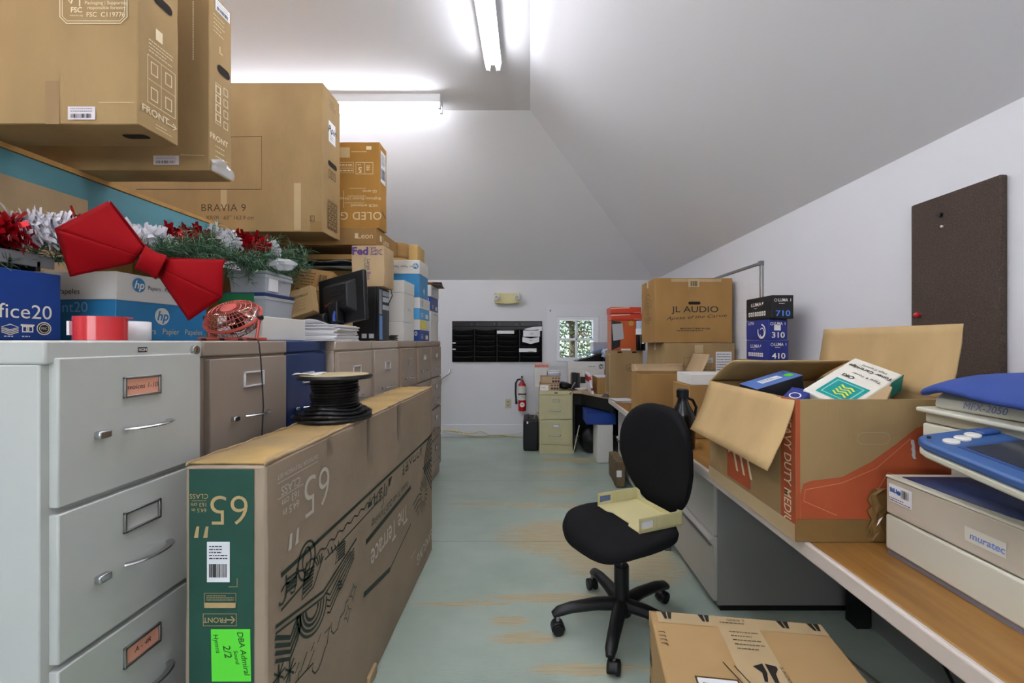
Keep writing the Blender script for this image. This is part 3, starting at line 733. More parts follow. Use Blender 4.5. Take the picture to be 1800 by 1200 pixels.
MB().tube([(.02,.02,.02),(.03,-.015,.01),(.055,-.045,.006),(.078,-.052,.006),(.112,-.05,.004),(.1205,-.053,-.01),(.122,-.047,-.06),(.121,-.037,-.14),(.12,-.03,-.22),(.121,-.04,-.32)], .0021, 6).build('power_cord', BLACKR, t)
# ================================================================ red bow
RV = pbr('red_flocked_velvet', '#85060e', .75, bump=.06, bscale=500, spec=.1)
bo = thing('red_bow', 'large red flocked bow hanging in front of the tinsel garland', 'bow', at(262, 455, 1.27))
O = at(262, 455, 1.27)
def bp(px, py, dy=0): return at(px, py, 1.27+dy)-O
def loop(corn, name, bulge=.03):
    """corn: knot side top, fold top, fold bottom, outer bottom, knot side bottom (pixels)"""
    kt, ft, fb_, ob, kb = corn
    n = 10
    def L2(a, b, s): return (a[0]+(b[0]-a[0])*s, a[1]+(b[1]-a[1])*s)
    front = MB(); back = MB()
    def panel(mb, a, b, c, d, dy, lo=0, e0=0, e1=0):
        rows = []
        for i in range(n+1):
            s = i/n; row = []
            for j in range(n+1):
                u = j/n; p = L2(L2(a, b, s), L2(d, c, s), u)
                row.append(bp(p[0], p[1], -dy*math.sin(PI*(.08+.92*s)*.93)**.7*(math.sin(PI*(u*.5+lo))**.8)))
            rows.append(row)
        mb.grid(rows)
    mid = ((kt[0]+kb[0])/2, (kt[1]+kb[1])/2)
    panel(front, kt, ft, fb_, mid, bulge, .04)
    panel(front, mid, fb_, ob, kb, bulge*1.0, .5)
    front.build(name, RV, bo, solid=.004, merge=True, smooth=60)
    panel(back, (kt[0]+4, kt[1]-3), (ft[0]+5, ft[1]-1), ob, kb, -bulge*2.0, .25)
    back.build('loop_back', RV, bo, solid=.004, smooth=60)
loop(((252,436),(190,354),(97,402),(124,486),(232,462)), 'loop')
loop(((282,456),(392,457),(391,523),(332,563),(280,486)), 'loop')
kn = MB(); rows = []
for i in range(9):
    s = i/8; c0 = (246+38*s, 452+18*s); row = []
    for j in range(17):
        a = 2*PI*j/16; hw = 24-3*math.sin(PI*s)
        nx, ny = -.42, .9
        row.append(bp(c0[0]+nx*hw*math.cos(a)*.95, c0[1]+ny*hw*math.cos(a)*.95, -.028*math.sin(a)-.012))
    rows.append(row)
kn.grid(rows).build('centre_knot', RV, bo, solid=.003, merge=True, smooth=60)
# ================================================================ garlands
PINE = pbr('pine_needles', '#2c5235', .6, var=.3, vscale=40); PINE2 = pbr('frosted_needles', '#7c9a7c', .5)
def gpath(s):   # along the stack tops, from the far left to the end of the bow's shelf
    pts = [(-60,470,1.16),(60,458,1.3),(240,452,1.42),(330,440,1.62),(410,456,1.95),(470,462,2.2),(520,462,2.45)]
    x = s*(len(pts)-1); i = min(int(x), len(pts)-2); f = x-i
    a, b = pts[i], pts[i+1]
    return at(*(a[k]+(b[k]-a[k])*f for k in range(3)))
rr = random.Random(11)
g = thing('pine_garland', 'artificial green pine garland draped over the stacked boxes', 'garland', gpath(.5)); O = gpath(.5)
MB().tube([gpath(i/30)-O for i in range(31)], .008, 6).build('wire_stem', pbr('dark_green_wire','#22361f',.7), g)
nd = MB(); nd2 = MB()
def twig(base, d, ln, mb_a, mb_b, nn=46):
    for k in range(nn):
        u = k/nn; p = base+d*ln*u
        w = V((rr.gauss(0,1), rr.gauss(0,1), rr.gauss(0,1))); w = (w-d*w.dot(d)*.8).normalized(); v = (w+d*.55).normalized(); l = rr.uniform(.024,.04)
        sd = v.cross(V((rr.gauss(0,1), rr.gauss(0,1), rr.gauss(0,1)))).normalized()*.0012
        (mb_b if rr.random() < .2 else mb_a).quad(p-sd, p+sd, p+v*l+sd*.5, p+v*l-sd*.5)
for i in range(250):
    s = rr.uniform(0, 1); s = s if rr.random() < .3 else rr.uniform(.5, 1)
    b_ = gpath(s)-O; a = rr.uniform(0, 6.28)
    d = V((math.cos(a)*.75+.25, rr.uniform(-.7,.35), math.sin(a)*.62-.08))
    if s < .47: d.z = abs(d.z); d.y = abs(d.y)*.5
    twig(b_, d.normalized(), rr.uniform(.07,.15)*(.6 if s < .47 else 1), nd, nd2)
e = gpath(1)-O
for dx, dz in ((1,.45),(1,.1),(.8,-.4),(.9,.8),(1,-.1)): twig(e+V((-.03,0,.01)), V((dx,-.25,dz)).normalized(), .11, nd, nd2, 60)
nd.build('needles', PINE, g, smooth=0); nd2.build('frosted_tips', PINE2, g, smooth=0)
# tinsel in red and white sections
TW = pbr('white_foil_tinsel', '#eceaf0', .35, .1); TR_ = pbr('red_foil_tinsel', '#b01420', .22, .55)
def tpath(s):
    pts = [(-40,408,1.17),(60,405,1.27),(140,405,1.36),(230,420,1.5),(330,419,1.72),(420,426,1.98),(482,440,2.25)]
    x = s*(len(pts)-1); i = min(int(x), len(pts)-2); f = x-i; a, b = pts[i], pts[i+1]
    return at(*(a[k]+(b[k]-a[k])*f for k in range(3)))
O = tpath(.5); tn = thing('tinsel_garland', 'red and white striped foil tinsel rope lying along the pine garland', 'garland', O)
def tinsel(s0, s1, m, nm, n, rad=.062):
    mb = MB(); mb.tube([tpath(s0+(s1-s0)*i/6)-O for i in range(7)], .006, 5)
    for k in range(n):
        s = s0+(s1-s0)*rr.random(); c0 = tpath(s)-O; ax = (tpath(min(1,s+.02))-tpath(max(0,s-.02))).normalized()
        v = V((rr.gauss(0,1), rr.gauss(0,1), rr.gauss(0,1))); v = (v-ax*v.dot(ax)*.8).normalized(); l = rad*rr.uniform(.55,.9)*(1-.2*s)
        sd = v.cross(ax).normalized()*.0085; cu = V((rr.gauss(0,1), rr.gauss(0,1), rr.gauss(0,1)))*.012
        mb.quad(c0-sd*.4, c0+sd*.4, c0+v*l*.6+sd+cu*.4, c0+v*l*.6-sd+cu*.4); mb.quad(c0+v*l*.6-sd+cu*.4, c0+v*l*.6+sd+cu*.4, c0+v*l+sd*.8+cu, c0+v*l-sd*.8+cu)
    mb.build(nm, m, tn, smooth=0)
for s0, s1, c_ in ((0,.113,'r'),(.113,.30,'w'),(.30,.36,'r'),(.36,.6,'w'),(.6,.731,'r'),(.731,.806,'w'),(.806,.955,'r'),(.955,1,'w')):
    tinsel(s0, s1, TR_ if c_ == 'r' else TW, 'red_section' if c_ == 'r' else 'white_section', int(2600*(s1-s0))+60)
# ================================================================ white lid box, bins, small cartons
t, fr = carton_at('shallow_white_box', 'shallow white cardboard box right behind the red fan', -1.165, -.995, 1.585, 1.89, ZC, ZC+.093, mat=WBOX, seam=None, dent=.002, seed=4)
CLEAR = pbr('frosted_clear_plastic', '#cfd6dd', .25, alpha=.45, spec=.6); GRN = pbr('green_plastic', '#1f7a4b', .4)
def tub(label, x0, x1, y0, y1, z0, h, lid):
    t = thing('storage_tub', label, 'storage tub', ((x0+x1)/2, (y0+y1)/2, z0)); w, d = (x1-x0)/2, (y1-y0)/2
    b = MB(); rows = []
    for k, z in ((.93,.0),(1,h-.02)):
        rows.append([(-w*k,-d*k,z),(w*k,-d*k,z),(w*k,d*k,z),(-w*k,d*k,z)])
    b.grid(rows, closed=True); b.add([(x*.93,y*.93,0) for x,y in ((-w,-d),(w,-d),(w,d),(-w,d))], [(0,1,2,3)])
    b.build('tub_wall', CLEAR, t, solid=.002, smooth=0)
    MB().box(-w-.006, w+.006, -d-.006, d+.006, h-.035, h-.018).build('rim', CLEAR, t, bevel=.003)
    MB().box(-w-.004, w+.004, -d-.004, d+.004, h-.018, h).build('tub_lid', lid, t, bevel=.005)
    return t, w, d
t, w, d = tub('frosted storage tub with green folder inside, behind the red fan', -1.48, -1.26, 2.03, 2.27, ZC, .232, pbr('navy_plastic','#24335f',.4))
MB().box(-w*.86, w*.5, -d*.88, -d*.8, .01, .2).build('green_folder', GRN, t); MB().box(-w*.86, w*.82, d*.0, d*.6, .01, .17).build('grey_folder', pbr('grey_folder','#8b8f98',.6), t)
MB().box(-w, w*.55, -d-.0075, -d-.006, .03, .225).build('green_label', GRN, t)
t, w, d = tub('smaller frosted tub with navy rim stacked on the larger tub', -1.44, -1.265, 2.04, 2.26, ZC+.233, .105, CLEAR)
MB().box(w*.93, w*1.0+.002, -d*.75, -d*.1, .01, .085).build('white_label', WHITE, t)
t = thing('plastic_bag', 'crumpled clear plastic bag on the smaller tub', 'bag', at(497, 499, 2.12))
mb = MB().ball((0,0,0), (.065,.05,.028), 14)
for v in mb.v:
    v += V((noise.noise(v*40), noise.noise(v*40+V((5,0,0))), noise.noise(v*40+V((0,9,0)))))*.02
mb.build('film', pbr('crinkled_film','#e6e9ec',.12,alpha=.5,spec=.9), t, smooth=0)
t.location.z = ZC+.233+.105+.04
t, fr = carton('small_carton', 'small tan carton standing below the tilted product carton', .075, .14, .115, (-1.2, 2.38, ZC), 0, K2, seam=None)
t, fr = carton('small_carton', 'small amber carton beside the monitor stand base', .085, .12, .12, (-1.105, 2.50, ZC), 0, K6, seam=None)
t, fr = carton('product_carton', 'flat product carton with fine print, tilted against the monitor', .20, .045, .155, (-1.225, 2.27, ZC+.125), mat=K1, seam=None, rot=(R(-14), R(-17), R(-6)), seed=6)
p = Print(fr['front']); p.text('50-H  VIEWMAX', .1, .105, .022, 0, .01); p.lines(.03,.02,.16,.085,8,.0018,3); p.build('black_lettering', INKB, t)
Print(fr['top']).text('MONITOR', .1, .022, .018).build('black_lettering', INKB, t)
# stack of papers
pp = thing('paper_stack', 'thick stack of loose white papers under the black monitor', 'papers', (-1.045, 2.2, ZC))
rr = random.Random(8); z = 0; PAP = [WHITE, pbr('paper_shade','#d2d2da',.75), pbr('paper_cream','#e4e0d8',.75)]
for k in range(13):
    th = rr.uniform(.004,.009); dx, dy = rr.gauss(0,.006), rr.gauss(0,.006); a = rr.gauss(0,.03)
    M = Matrix.Translation((dx,dy,z)) @ Matrix.Rotation(a,4,'Z')
    MB().box(-.105,.105,-.14,.14,0,th-.0008,M).build('bundle_of_sheets', PAP[k%3], pp); z += th
rows = [[(-.1+.16*j/6, -.14+.03*i/3, z+.003+.022*math.sin(PI*j/6)*(1-i/3)) for j in range(7)] for i in range(4)]
MB().grid(rows).build('curled_sheet', WHITE, pp, solid=.001)
ZP = ZC+z
ps = MB().box(-.17,.11,-.1,.1,0,.003)
o = ps.build('loose_sheet', WHITE, None, loc=(-1.03, 2.0, ZC)); tag(o, 'flat white sheets lying on the navy cabinet in front of the paper stack', 'papers')
# monitor
t = thing('computer_monitor', 'black computer monitor seen from behind, tilted on the paper stack', 'monitor', (-1.02, 2.31, ZP+.012), rot=(R(-6), R(-9), R(-22)))
MB().box(-.165,.165,-.0,.028,.0,.275).build('screen_bezel', BLACKP, t, bevel=.006)
MB().box(-.155,.155,.028,.0292,.012,.262).build('screen', BLACKG, t)
mb = MB(); mb.add([(-.11,0,.05),(.11,0,.05),(.11,0,.235),(-.11,0,.235),(-.085,-.045,.075),(.085,-.045,.075),(.085,-.045,.205),(-.085,-.045,.205)], [(4,5,6,7),(0,1,5,4),(1,2,6,5),(2,3,7,6),(3,0,4,7)])
mb.build('rear_housing', BLACKP, t, bevel=.006)
vt = MB()
for k in range(8): vt.box(-.02,.075,-.0475,-.045,.09+.011*k,.094+.011*k)
vt.build('vent_slots', INK, t)
Print(((-.11,-.0455,.05),(1,0,0),(0,0,1))).text('lenovo', .07, .06, .022, 20, .02).build('red_lettering', pbr('dull_red_print','#8a3030',.6), t)
MB().box(-.03,.03,-.06,-.01,.0,.11).build('stand_neck', BLACKP, t, bevel=.006)
MB().cyl((-.15,-.075,.028),(-.03,-.07,.028),.027,n=20).build('stand_hinge', BLACKP, t, bevel=.004)
MB().tube([(.01,-.05,.06),(.02,-.07,.03),(.03,-.08,.0)], .008, 8).build('blue_plug', pbr('blue_plug','#20408f',.4), t)
MB().tube([(-.1,-.06,.06),(-.17,-.08,.05),(-.2,-.09,.02),(-.19,-.1,.003)], .004, 6).build('video_cable', BLACKR, t)
# computer tower
t = thing('computer_tower', 'black desktop computer tower with blue front strip', 'computer', (-1.148, 2.755, ZC))
MB().box(-.2,.185,-.1,.1,.004,.335).build('case', pbr('tower_black','#0b0b0d',.5), t, bevel=.004)
MB().box(.185,.205,-.1,.1,0,.337).build('front_bezel', BLACKP, t, bevel=.004)
MB().box(.205,.209,-.092,-.04,.01,.16).build('blue_strip', pbr('steel_blue_plastic','#4d78b8',.35), t, bevel=.002)
MB().box(.205,.209,-.092,-.05,.17,.325).build('grey_strip', pbr('grey_plastic','#7d828c',.4), t, bevel=.002)
for z0 in (.2,.25,.29): MB().box(.205,.21,-.035,.085,z0,z0+.032).build('drive_bay', pbr('silver_bay','#9aa0ab',.35), t, bevel=.002)
for x in (.10,.145): MB().box(x,x+.03,-.1012,-.1,.018,.045).build('case_sticker', pbr('sticker','#c3c9d0',.4), t)
MB().tube([(.21,.06,.24),(.235,.07,.3),(.215,.085,.37),(.19,.09,.36),(.18,.09,.338)], .003, 6).build('loose_cable', BLACKR, t)
# courier carton on the tower
X0, Y0 = -1.117, 2.665
t, fr = carton_at('courier_carton', 'tan courier carton lettered FedEx on the computer tower', X0, -.91, Y0, 2.85, ZC+.338, ZC+.598, mat=K2, seam=None, seed=7)
PUR = pbr('purple_print','#4c2f73',.6)
p = Print(fr['front']); p.text('Fed', .055, .222, .066, 0, .035, width=.1); p.text('Ex', .152, .222, .066, 0, .035, width=.08); p.build('purple_lettering', PUR, t)
Print(fr['front'], .0018).text('Ex', .152, .222, .066, 0, -.012, width=.073).build('outline_fill', K2, t)
Print(fr['front']).text('Large Box', .108, .11, .032, -90).build('purple_lettering', PUR, t)
Print(fr['front']).text('The World On Time', .085, .11, .018, -90, .01).build('green_lettering', pbr('green_print','#3d7a4a',.6), t)
# cartons and loose flats behind
t, fr = carton('plain_carton', 'plain carton in the shade behind the monitor', .5, .42, .50, (-1.5, 3.02+.21, ZC), mat=K3, seam=None)
t, fr = carton('flat_carton', 'flat brown carton lying under the overhanging cartons', .55, .4, .035, (-1.46, 3.15, ZC+.565), mat=K3, seam=None, dent=.002)
t, fr = carton('plain_carton', 'brown carton added to darken the gap far back on the lower shelf deck', .6, 1.1, .5, (-2.35, 2.75, 1.3195), mat=K3, seam=None)  # added to cover the pale wall so the gap under the deck reads dark
fz = ZC+.502
for k, (m_, lb) in enumerate(((pbr('grey_gloss_sheet','#9aa0a6',.2), 'grey glossy brochure at the bottom of the pile on the shaded carton'), (BLACKG, 'black glossy folder inside the pile on the shaded carton'), (pbr('silver_film','#c3c6ca',.15,.5), 'crumpled silvery wrapper on the pile on the shaded carton'))):
    rows = [[(-.24+.48*j/12, -.2+.4*i/6, .009*math.sin(j*1.1+k)*math.sin(i*1.4+k*2)+.009) for j in range(13)] for i in range(7)]
    o = MB().grid(rows).build('glossy_folder', m_, None, solid=.003, loc=(-1.43+.02*k, 3.12, fz+.019*k)); tag(o, lb, 'folder')
t, fr = carton('product_carton', 'small printed carton leaning behind the monitor, below the courier carton', .2, .06, .13, (-1.275, 2.52, ZC+.29), mat=K3, seam=None, rot=(R(-10), R(8), 0))
p = Print(fr['front']); p.lines(.02,.02,.1,.11,5,.005,4); p.bars(.12,.03,.17,.1,9); p.build('black_lettering', INKB, t)
t, fr = carton('plain_carton', 'dark shaded carton supporting the small printed carton', .22, .16, .285, (-1.3, 2.56, ZC), mat=K3, seam=None)
# ================================================================ white carton stacks at the far end
t, fr = carton_at('white_carton', 'plain white carton at the bottom of the pile beside the computer tower', -1.18, -.93, 3.14, 3.42, ZC, ZC+.14, mat=WBOX, seam=None, dent=.002)
t, fl, fb = lid_box('white_carton', 'tall white lidded carton on top of the pile beside the computer tower', .25, .285, .31, (-1.053, 3.282, ZC+.1405), 0, WBOX, WBOX, .092)
Print(fb['right']).text('Papers', .14, .1, .03).build('pale_lettering', pbr('lilac_print','#9aa0c4',.7), t)
BLK = []
def ream(label, x1, y0, w, d, z0, h, lidh, body, lid=WBOX, num='20', lidtext=True):
    t, fl, fb = lid_box('paper_carton', label, w, d, h, (x1-w/2, y0+d/2, z0), 0, body, lid, lidh)
    if num: Print(fb['front'], .0014).text(num, w-.05, h-lidh-.03, .05, 0, .01).build('white_lettering', INKW, t)
    p = Print(fb['right'], .0014); p.rect(d*.55, .015, d*.8, .05); p.lines(d*.15,.02,d*.4,.06,3,.006); p.build('white_print', INKW, t)
    if lidtext: hp_logo(t, fl['right'], d*.22, h-lidh*.5, lidh*.3, pbr('grey_blue_print','#8d9cc9',.6)); 
    return t, fl, fb
LB = pbr('sky_blue_board', '#4d9fd6', .45, var=.03)
t, fl, fb = ream('blue paper carton lettered 20 with a yellow note on its lid', -.918, 3.55, .24, .36, ZC, .182, .09, NAVYB, WBOX)
Print(fl['right'], .0016).rect(.02,.105,.2,.176).build('yellow_note', pbr('yellow_note','#e3d84a',.6), t)
t, fl, fb = ream('sky blue paper carton with white lid on top of the one with a yellow note', -.918, 3.55, .24, .36, ZC+.183, .182, .09, LB, WBOX, None)
t, fl, fb = lid_box('paper_carton', 'upside down bright blue paper carton topping the middle pile by the far wall', .235, .3, .31, (-1.036, 3.70, ZC+.366), 0, BLUEB, WBOX, .115, upside=True)
Print(fl['front'], .0014).text('Papers  Papier  Papeles', .1, .255, .024, 180).build('black_lettering', INK, t)
hp_logo(t, fl['front'], .2, .258, .024, BLUEB, INKW, 180)
hp_logo(t, fb['right'], .15, .06, .035, LB, INKW, 180)
t, fr = carton('plain_carton', 'small amber carton on the upside down blue carton', .2, .24, .13, (-1.042, 3.69, ZC+.677), mat=K6, seam=None, dent=.003)
t, fl, fb = lid_box('paper_carton', 'white carton at the bottom of the last pile at the far end of the cabinets', .24, .34, .285, (-1.05, 4.165, ZC), 0, WBOX, WBOX, .09)
Print(fl['right'], .0014).line([(.12,.26),(.28,.25),(.28,.05),(.24,.0)], .005).build('black_strap', INK, t)
t, fl, fb = ream('navy blue paper carton with white lid on top of the last pile', -.93, 4.0, .25, .34, ZC+.286, .245, .11, NAVYB, WBOX, '20')
for k, (m_, dx, rz_) in enumerate(((pbr('dark_brown_folder','#4d3a2d',.6), 0, 4), (K3, -.04, -6), (pbr('brown_folder','#6d5440',.6), .0, 10))):
    o = MB().box(-.12,.14,-.15,.17,0,.008).build('card_folder', m_, None, bevel=.002, loc=(-1.0+dx, 4.16, ZC+.5325+.0095*k)); o.rotation_euler.z = R(rz_)
    tag(o, ('dark folder at the bottom of the three on the last carton pile','tan folder between two dark ones on the last carton pile','dark folder on top of the three on the last carton pile')[k], 'folder')
pts = [(.05*math.cos(a)*(1+.1*math.sin(a*.37)), .05*math.sin(a), .007+.0016*a) for a in [i*.35 for i in range(60)]]
t = MB().tube(pts, .004, 6).build('coiled_cable', BLACKR, None, loc=(-.99, 3.01, ZC)); tag(t, 'small coil of black cable on the cabinets beside the computer tower', 'cable')
# ================================================================ long television carton on the floor
BXW, BXD, BXH = .195, 1.70, 1.03
BX0, BY0 = -.8125, 1.0
t, fr = carton('television_carton', 'long dusty television carton with green end standing on the floor, lettered 65 and The Terrace', BXW, BXD, BXH, (BX0+BXW/2, BY0+BXD/2, 0), mat=pbr('dusty_kraft','#9c8a76',.85,var=.1,vscale=3,bump=.2,bscale=60), seam=None, dent=.006, seed=9, bev=.006)
worn = pbr('worn_yellow_kraft','#b8975a',.85,var=.18,vscale=4,bump=.4,bscale=20,col2='#937d58')
rows = [[(-BXW/2+.004+(BXW-.014)*j/8, -BXD/2+.006+(BXD-.012)*i/60, BXH+.003+.0035*noise.noise(V((i*.5,j*.7,1)))) for j in range(9)] for i in range(61)]
MB().grid(rows).build('top_flap', worn, t, solid=.004)
rg = random.Random(5)
for sx in (-1, 1):
    rows = []
    for i in range(90):
        y = -BXD/2+BXD*i/89; n_ = noise.noise(V((y*6, sx, 3)))*.006
        rows.append([(sx*(BXW/2-.004)+n_*.3, y, BXH-.002), (sx*(BXW/2-.008)+n_, y, BXH+.006+abs(noise.noise(V((y*14,sx,8))))*.012)])
    MB().grid(rows).build('torn_edge', K2, t, solid=.003)
FR = fr['right']; FE = fr['front']
def S(px, py):     # survey of the long face, plane x = BX0+BXW
    Y = (BX0+BXW)*F/(px-CX); return (Y-BY0, EYE-(py-CY)/F*Y)
def T2(x, y): return S(470+x*.2333, 730+y*.2333)
def T3(x, y): return S(470+x*.2083, 950+y*.2083)
p = Print(FR, .0014); p.ws = .6
p.line([(.055,.741),(1.66,.735)], .02)
def wavy(y0, y1, z, amp, w, n=60, per=.06): p.line([(y0+(y1-y0)*i/n, z+amp*math.sin((y0+(y1-y0)*i/n)/per*2*PI)) for i in range(n+1)], w)
wavy(.055, .75, .703, .006, .009); p.line([(.055,.655),(.2,.662)], .012); p.line([(.28,.665),(.78,.672)], .009)
p.line([T3(*q) for q in ((155,290),(160,400),(150,480),(125,530),(100,545),(98,520))], .011)
p.line([T3(*q) for q in ((245,230),(240,350),(225,425),(200,445),(192,430))], .01)
for k in range(4): p.line([T3(160,330+34*k), T3(243,265+34*k)], .012)
p.ring(*T3(330,165), .045, .011, sy=1.1); p.ring(*T3(330,165), .022, .008, sy=1.6)
for k in range(6): p.line([T3(305-2*k,270+36*k), T3(395-4*k,215+30*k)], .011)
p.line([T3(330,180), T3(310,300), T3(287,500), T3(385,390), T3(470,130)], .008)
for k in range(4): p.line([T3(390+22*k,150-14*k), T3(420+12*k,215-14*k)], .008)
for k in range(3): p.line([T3(505+30*k,70-18*k), T3(520+30*k,120-18*k)], .008)
for k in range(6): p.line([T3(590,50+24*k), T3(650,0+22*k)], .01)
p.line([T3(600,0), T3(570,195), T3(645,110), T3(655,0)], .008)
p.line([T3(65,730), T3(470,425), T3(750,-20)], .014); p.line([T3(65,785), T3(470,475), T3(700,90)], .01)
p.ws = .55
for k in range(4): p.line([T3(62,820+66*k), T3(190,815+60*k), T3(250,650+60*k), T3(282,640+20*k)], .02-.001*k)
def arch(cx, cy, rx, ry, w): p.line([T3(cx+rx*math.cos(R(a))-.55*0, cy+ry*math.sin(R(a))+ (-(rx*math.cos(R(a))))*.75) for a in range(0, 181, 12)], w)
for k in range(4): arch(372, 560, 52+24*k, 100+45*k, .016-.001*k)
for k in range(4): p.line([T3(490+4*k,440+55*k), T3(525,455+50*k), T3(600,300+40*k), T3(612+4*k,270+40*k), T3(730,60+26*k)], .011)
for k in range(3): p.line([T3(590,350+28*k), T3(625,340+26*k)], .01)
cl = [(230,1200),(385,1030),(375,1100),(400,1120),(430,1080),(460,990),(480,920),(500,870),(515,760),(540,690),(535,760),(555,785),(590,740),(610,650),(645,600),(660,520),(680,495)]
p.line([T3(*q) for q in cl], .008)
for q in ((230,1120,265,1025),(275,1110,332,935),(330,1090,392,925),(365,930,393,855),(420,860,450,780),(480,780,530,720),(250,1180,265,1100)): p.line([T3(q[0],q[1]), T3(q[2],q[3])], .006)
for cx, cy, r_ in ((92,1140,.028),(185,1100,.028)):
    c0 = T3(cx, cy)
    for k in range(4): p.line([(c0[0]+r_*math.cos(k*PI/4), c0[1]+r_*math.sin(k*PI/4)), (c0[0]-r_*math.cos(k*PI/4), c0[1]-r_*math.sin(k*PI/4))], .009)
for cx, cy, r_ in ((720,430,.032),(675,615,.03)):
    c0 = T3(cx, cy); pts = []
    for k in range(8): a = k*PI/4; r2 = r_ if k % 2 == 0 else r_*.4; pts.append((c0[0]+r2*math.cos(a), c0[1]+r2*math.sin(a)))
    p.line(pts, .007, True)
# thick rules and the right-hand ornament
p.ws = 1
p.line([(.6,.566),(1.2,.569)], .02); p.line([(.578,.382),(.875,.32)], .02); p.line([(.875,.32),(1.2,.379)], .008)
p.text('Outdoor TV with QLED Technology', .905, .607, .04, 180, 0, width=.5)
rq = random.Random(21)
y = .62
while y < 1.42:      # hanging ornaments under the long rule
    hh = rq.uniform(.03,.06); ww_ = rq.uniform(.025,.05); zt = .72; kind = rq.choice('abcd')
    if .75 < y < .9 or y > 1.0 or y < .75:
        if kind == 'a': p.line([(y,zt),(y+ww_/2,zt-hh),(y+ww_,zt)], .009)
        elif kind == 'b':
            for k in range(4): p.rect(y, zt-hh*(k+1)/4, y+ww_*(1-k*.18), zt-hh*(k+1)/4+.009)
        elif kind == 'c': p.frame(y, zt-hh, y+ww_, zt-.02, .008); p.line([(y+ww_/2,zt),(y+ww_/2,zt-.02)], .008)
        else: p.line([(y,zt),(y,zt-hh),(y+ww_,zt-hh),(y+ww_,zt-hh*.4)], .009)
    y += ww_+.025
p.line([(.79,.69),(.79,.64),(.76,.63)], .006)
for k in range(6): p.ring(1.665, .55, .05+.028*k, .011, 14, 90, 180, 1.0)
for k in range(6): p.line([(1.45+.03*k,.60-.0*k),(1.665,.40+.035*k)], .01)
c0 = (1.46,.44)
for k in range(18):
    a = 2*PI*k/18; p.line([(c0[0]+.04*math.cos(a), c0[1]+.04*math.sin(a)), (c0[0]+.1*math.cos(a), c0[1]+.1*math.sin(a))], .007)
for k in range(4): p.line([(1.24+.03*k,.46-.03*k),(1.36,.475-.03*k)], .008)
p.build('dark_green_line_art', INKG, t)
p = Print(FR, .0014)
p.text('65', .235, .895, .165, 180, -.012); p.text('″', .112, .85, .15, 180); p.text('CLASS', .10, .950, .032, 180); p.text('163 cm', .10, .918, .028, 180); p.text('64.5 in', .10, .892, .028, 180)
p.line([(.04,.934),(.16,.934)], .002); p.text('OUTDOOR TELEVISION SET', .14, .988, .016, 180); p.line([(.04,.973),(.24,.973)], .002)
p.text('The Terrace', .895, .473, .125, 180, 0, width=.49); p.text('SAMSUNG', 1.5, .125, .085, 180, .01, space=1.15, width=.34)
p.line([(1.2,.2),(1.3,.2)], .003); p.build('white_lettering', pbr('chalky_white_print','#cdc4b8',.8), t)
for a, b_, z_ in ((.62,.67,.86),(.98,1.03,.88),(.3,.325,.97)):
    Print(FR, .0018).rect(a, z_, b_, 1.027).build('tape_strip', pbr('dusty_tape','#8a7a68',.45), t)
MB().box(BXW/2-.002,BXW/2+.012,-.24,-.16,.01,.05).build('torn_corner_scrap', K2, t, bevel=.004)
# green end
def SE(px, py): return (X_at(px, BY0)-BX0, Z_at(py, BY0))
a = SE(333, 1690); b_ = SE(447, 824)
gp = Print(FE, .0012).rect(a[0], .02, b_[0], b_[1]).build('green_end_panel', pbr('dark_green_panel_print','#1d4a3c',.6,var=.1,vscale=9), t)
p = Print(FE, .0022)
x, z = SE(403,893); p.text('65', x, z, .1, 180, -.01); x, z = SE(355,909); p.text('″', x, z-.004, .1, 180)
x, z = SE(351,871); p.text('CLASS', x, z, .016, 180); p.line([(x-.017,z-.011),(x+.017,z-.011)], .001); p.text('163 cm', x, z-.02, .013, 180); p.text('64.5 in', x, z-.033, .013, 180)
p.frame(*SE(358,1099), *SE(417,1077), .0012); x, z = SE(379,1088); p.text('FRONT', x, z, .017, 180, .01)
x, z = SE(407,1088); p.line([(x-.01,z),(x+.009,z)], .003); p.line([(x+.001,z+.008),(x+.009,z),(x+.001,z-.008)], .003)
p.frame(*SE(360,1068), *SE(416,1041), .001); p.rect(*SE(360,1068), *SE(416,1058)); p.lines(*SE(364,1055), *SE(413,1044), 3, .0016)
x, z = SE(418,1030); p.line([(x-.02,z),(x,z),(x,z+.02)], .0012); p.build('tan_lettering', pbr('tan_print','#b59a6c',.7), gp)
label_on(t, FE, *SE(365,1022), *SE(405,951), WHITE, 'shipping_label', 5, lift=.0022)
q0 = SE(372,1196); q1 = SE(441,1104)
nt_ = Print(FE, .0024).poly([(q0[0]+.002,q0[1]),(q1[0]+.002,q0[1]),(q1[0],q1[1]),(q0[0],q1[1])]).build('green_paper_note', pbr('neon_green_paper','#5fe23a',.6), t)
p = Print(FE, .0032); cx_ = (q0[0]+q1[0])/2; cz_ = (q0[1]+q1[1])/2
p.text('DBA Admiral', cx_+.03, cz_+.005, .019, -80, 0, .2); p.text('Sound', cx_+.014, cz_-.004, .013, -80, 0, .2); p.text('2/2', cx_-.008, cz_+.01, .024, -80, 0, .2); p.text('Hymns', cx_-.032, cz_+.028, .016, -80, 0, .2)
p.build('handwriting', pbr('dark_green_ink','#173f17',.6), nt_)
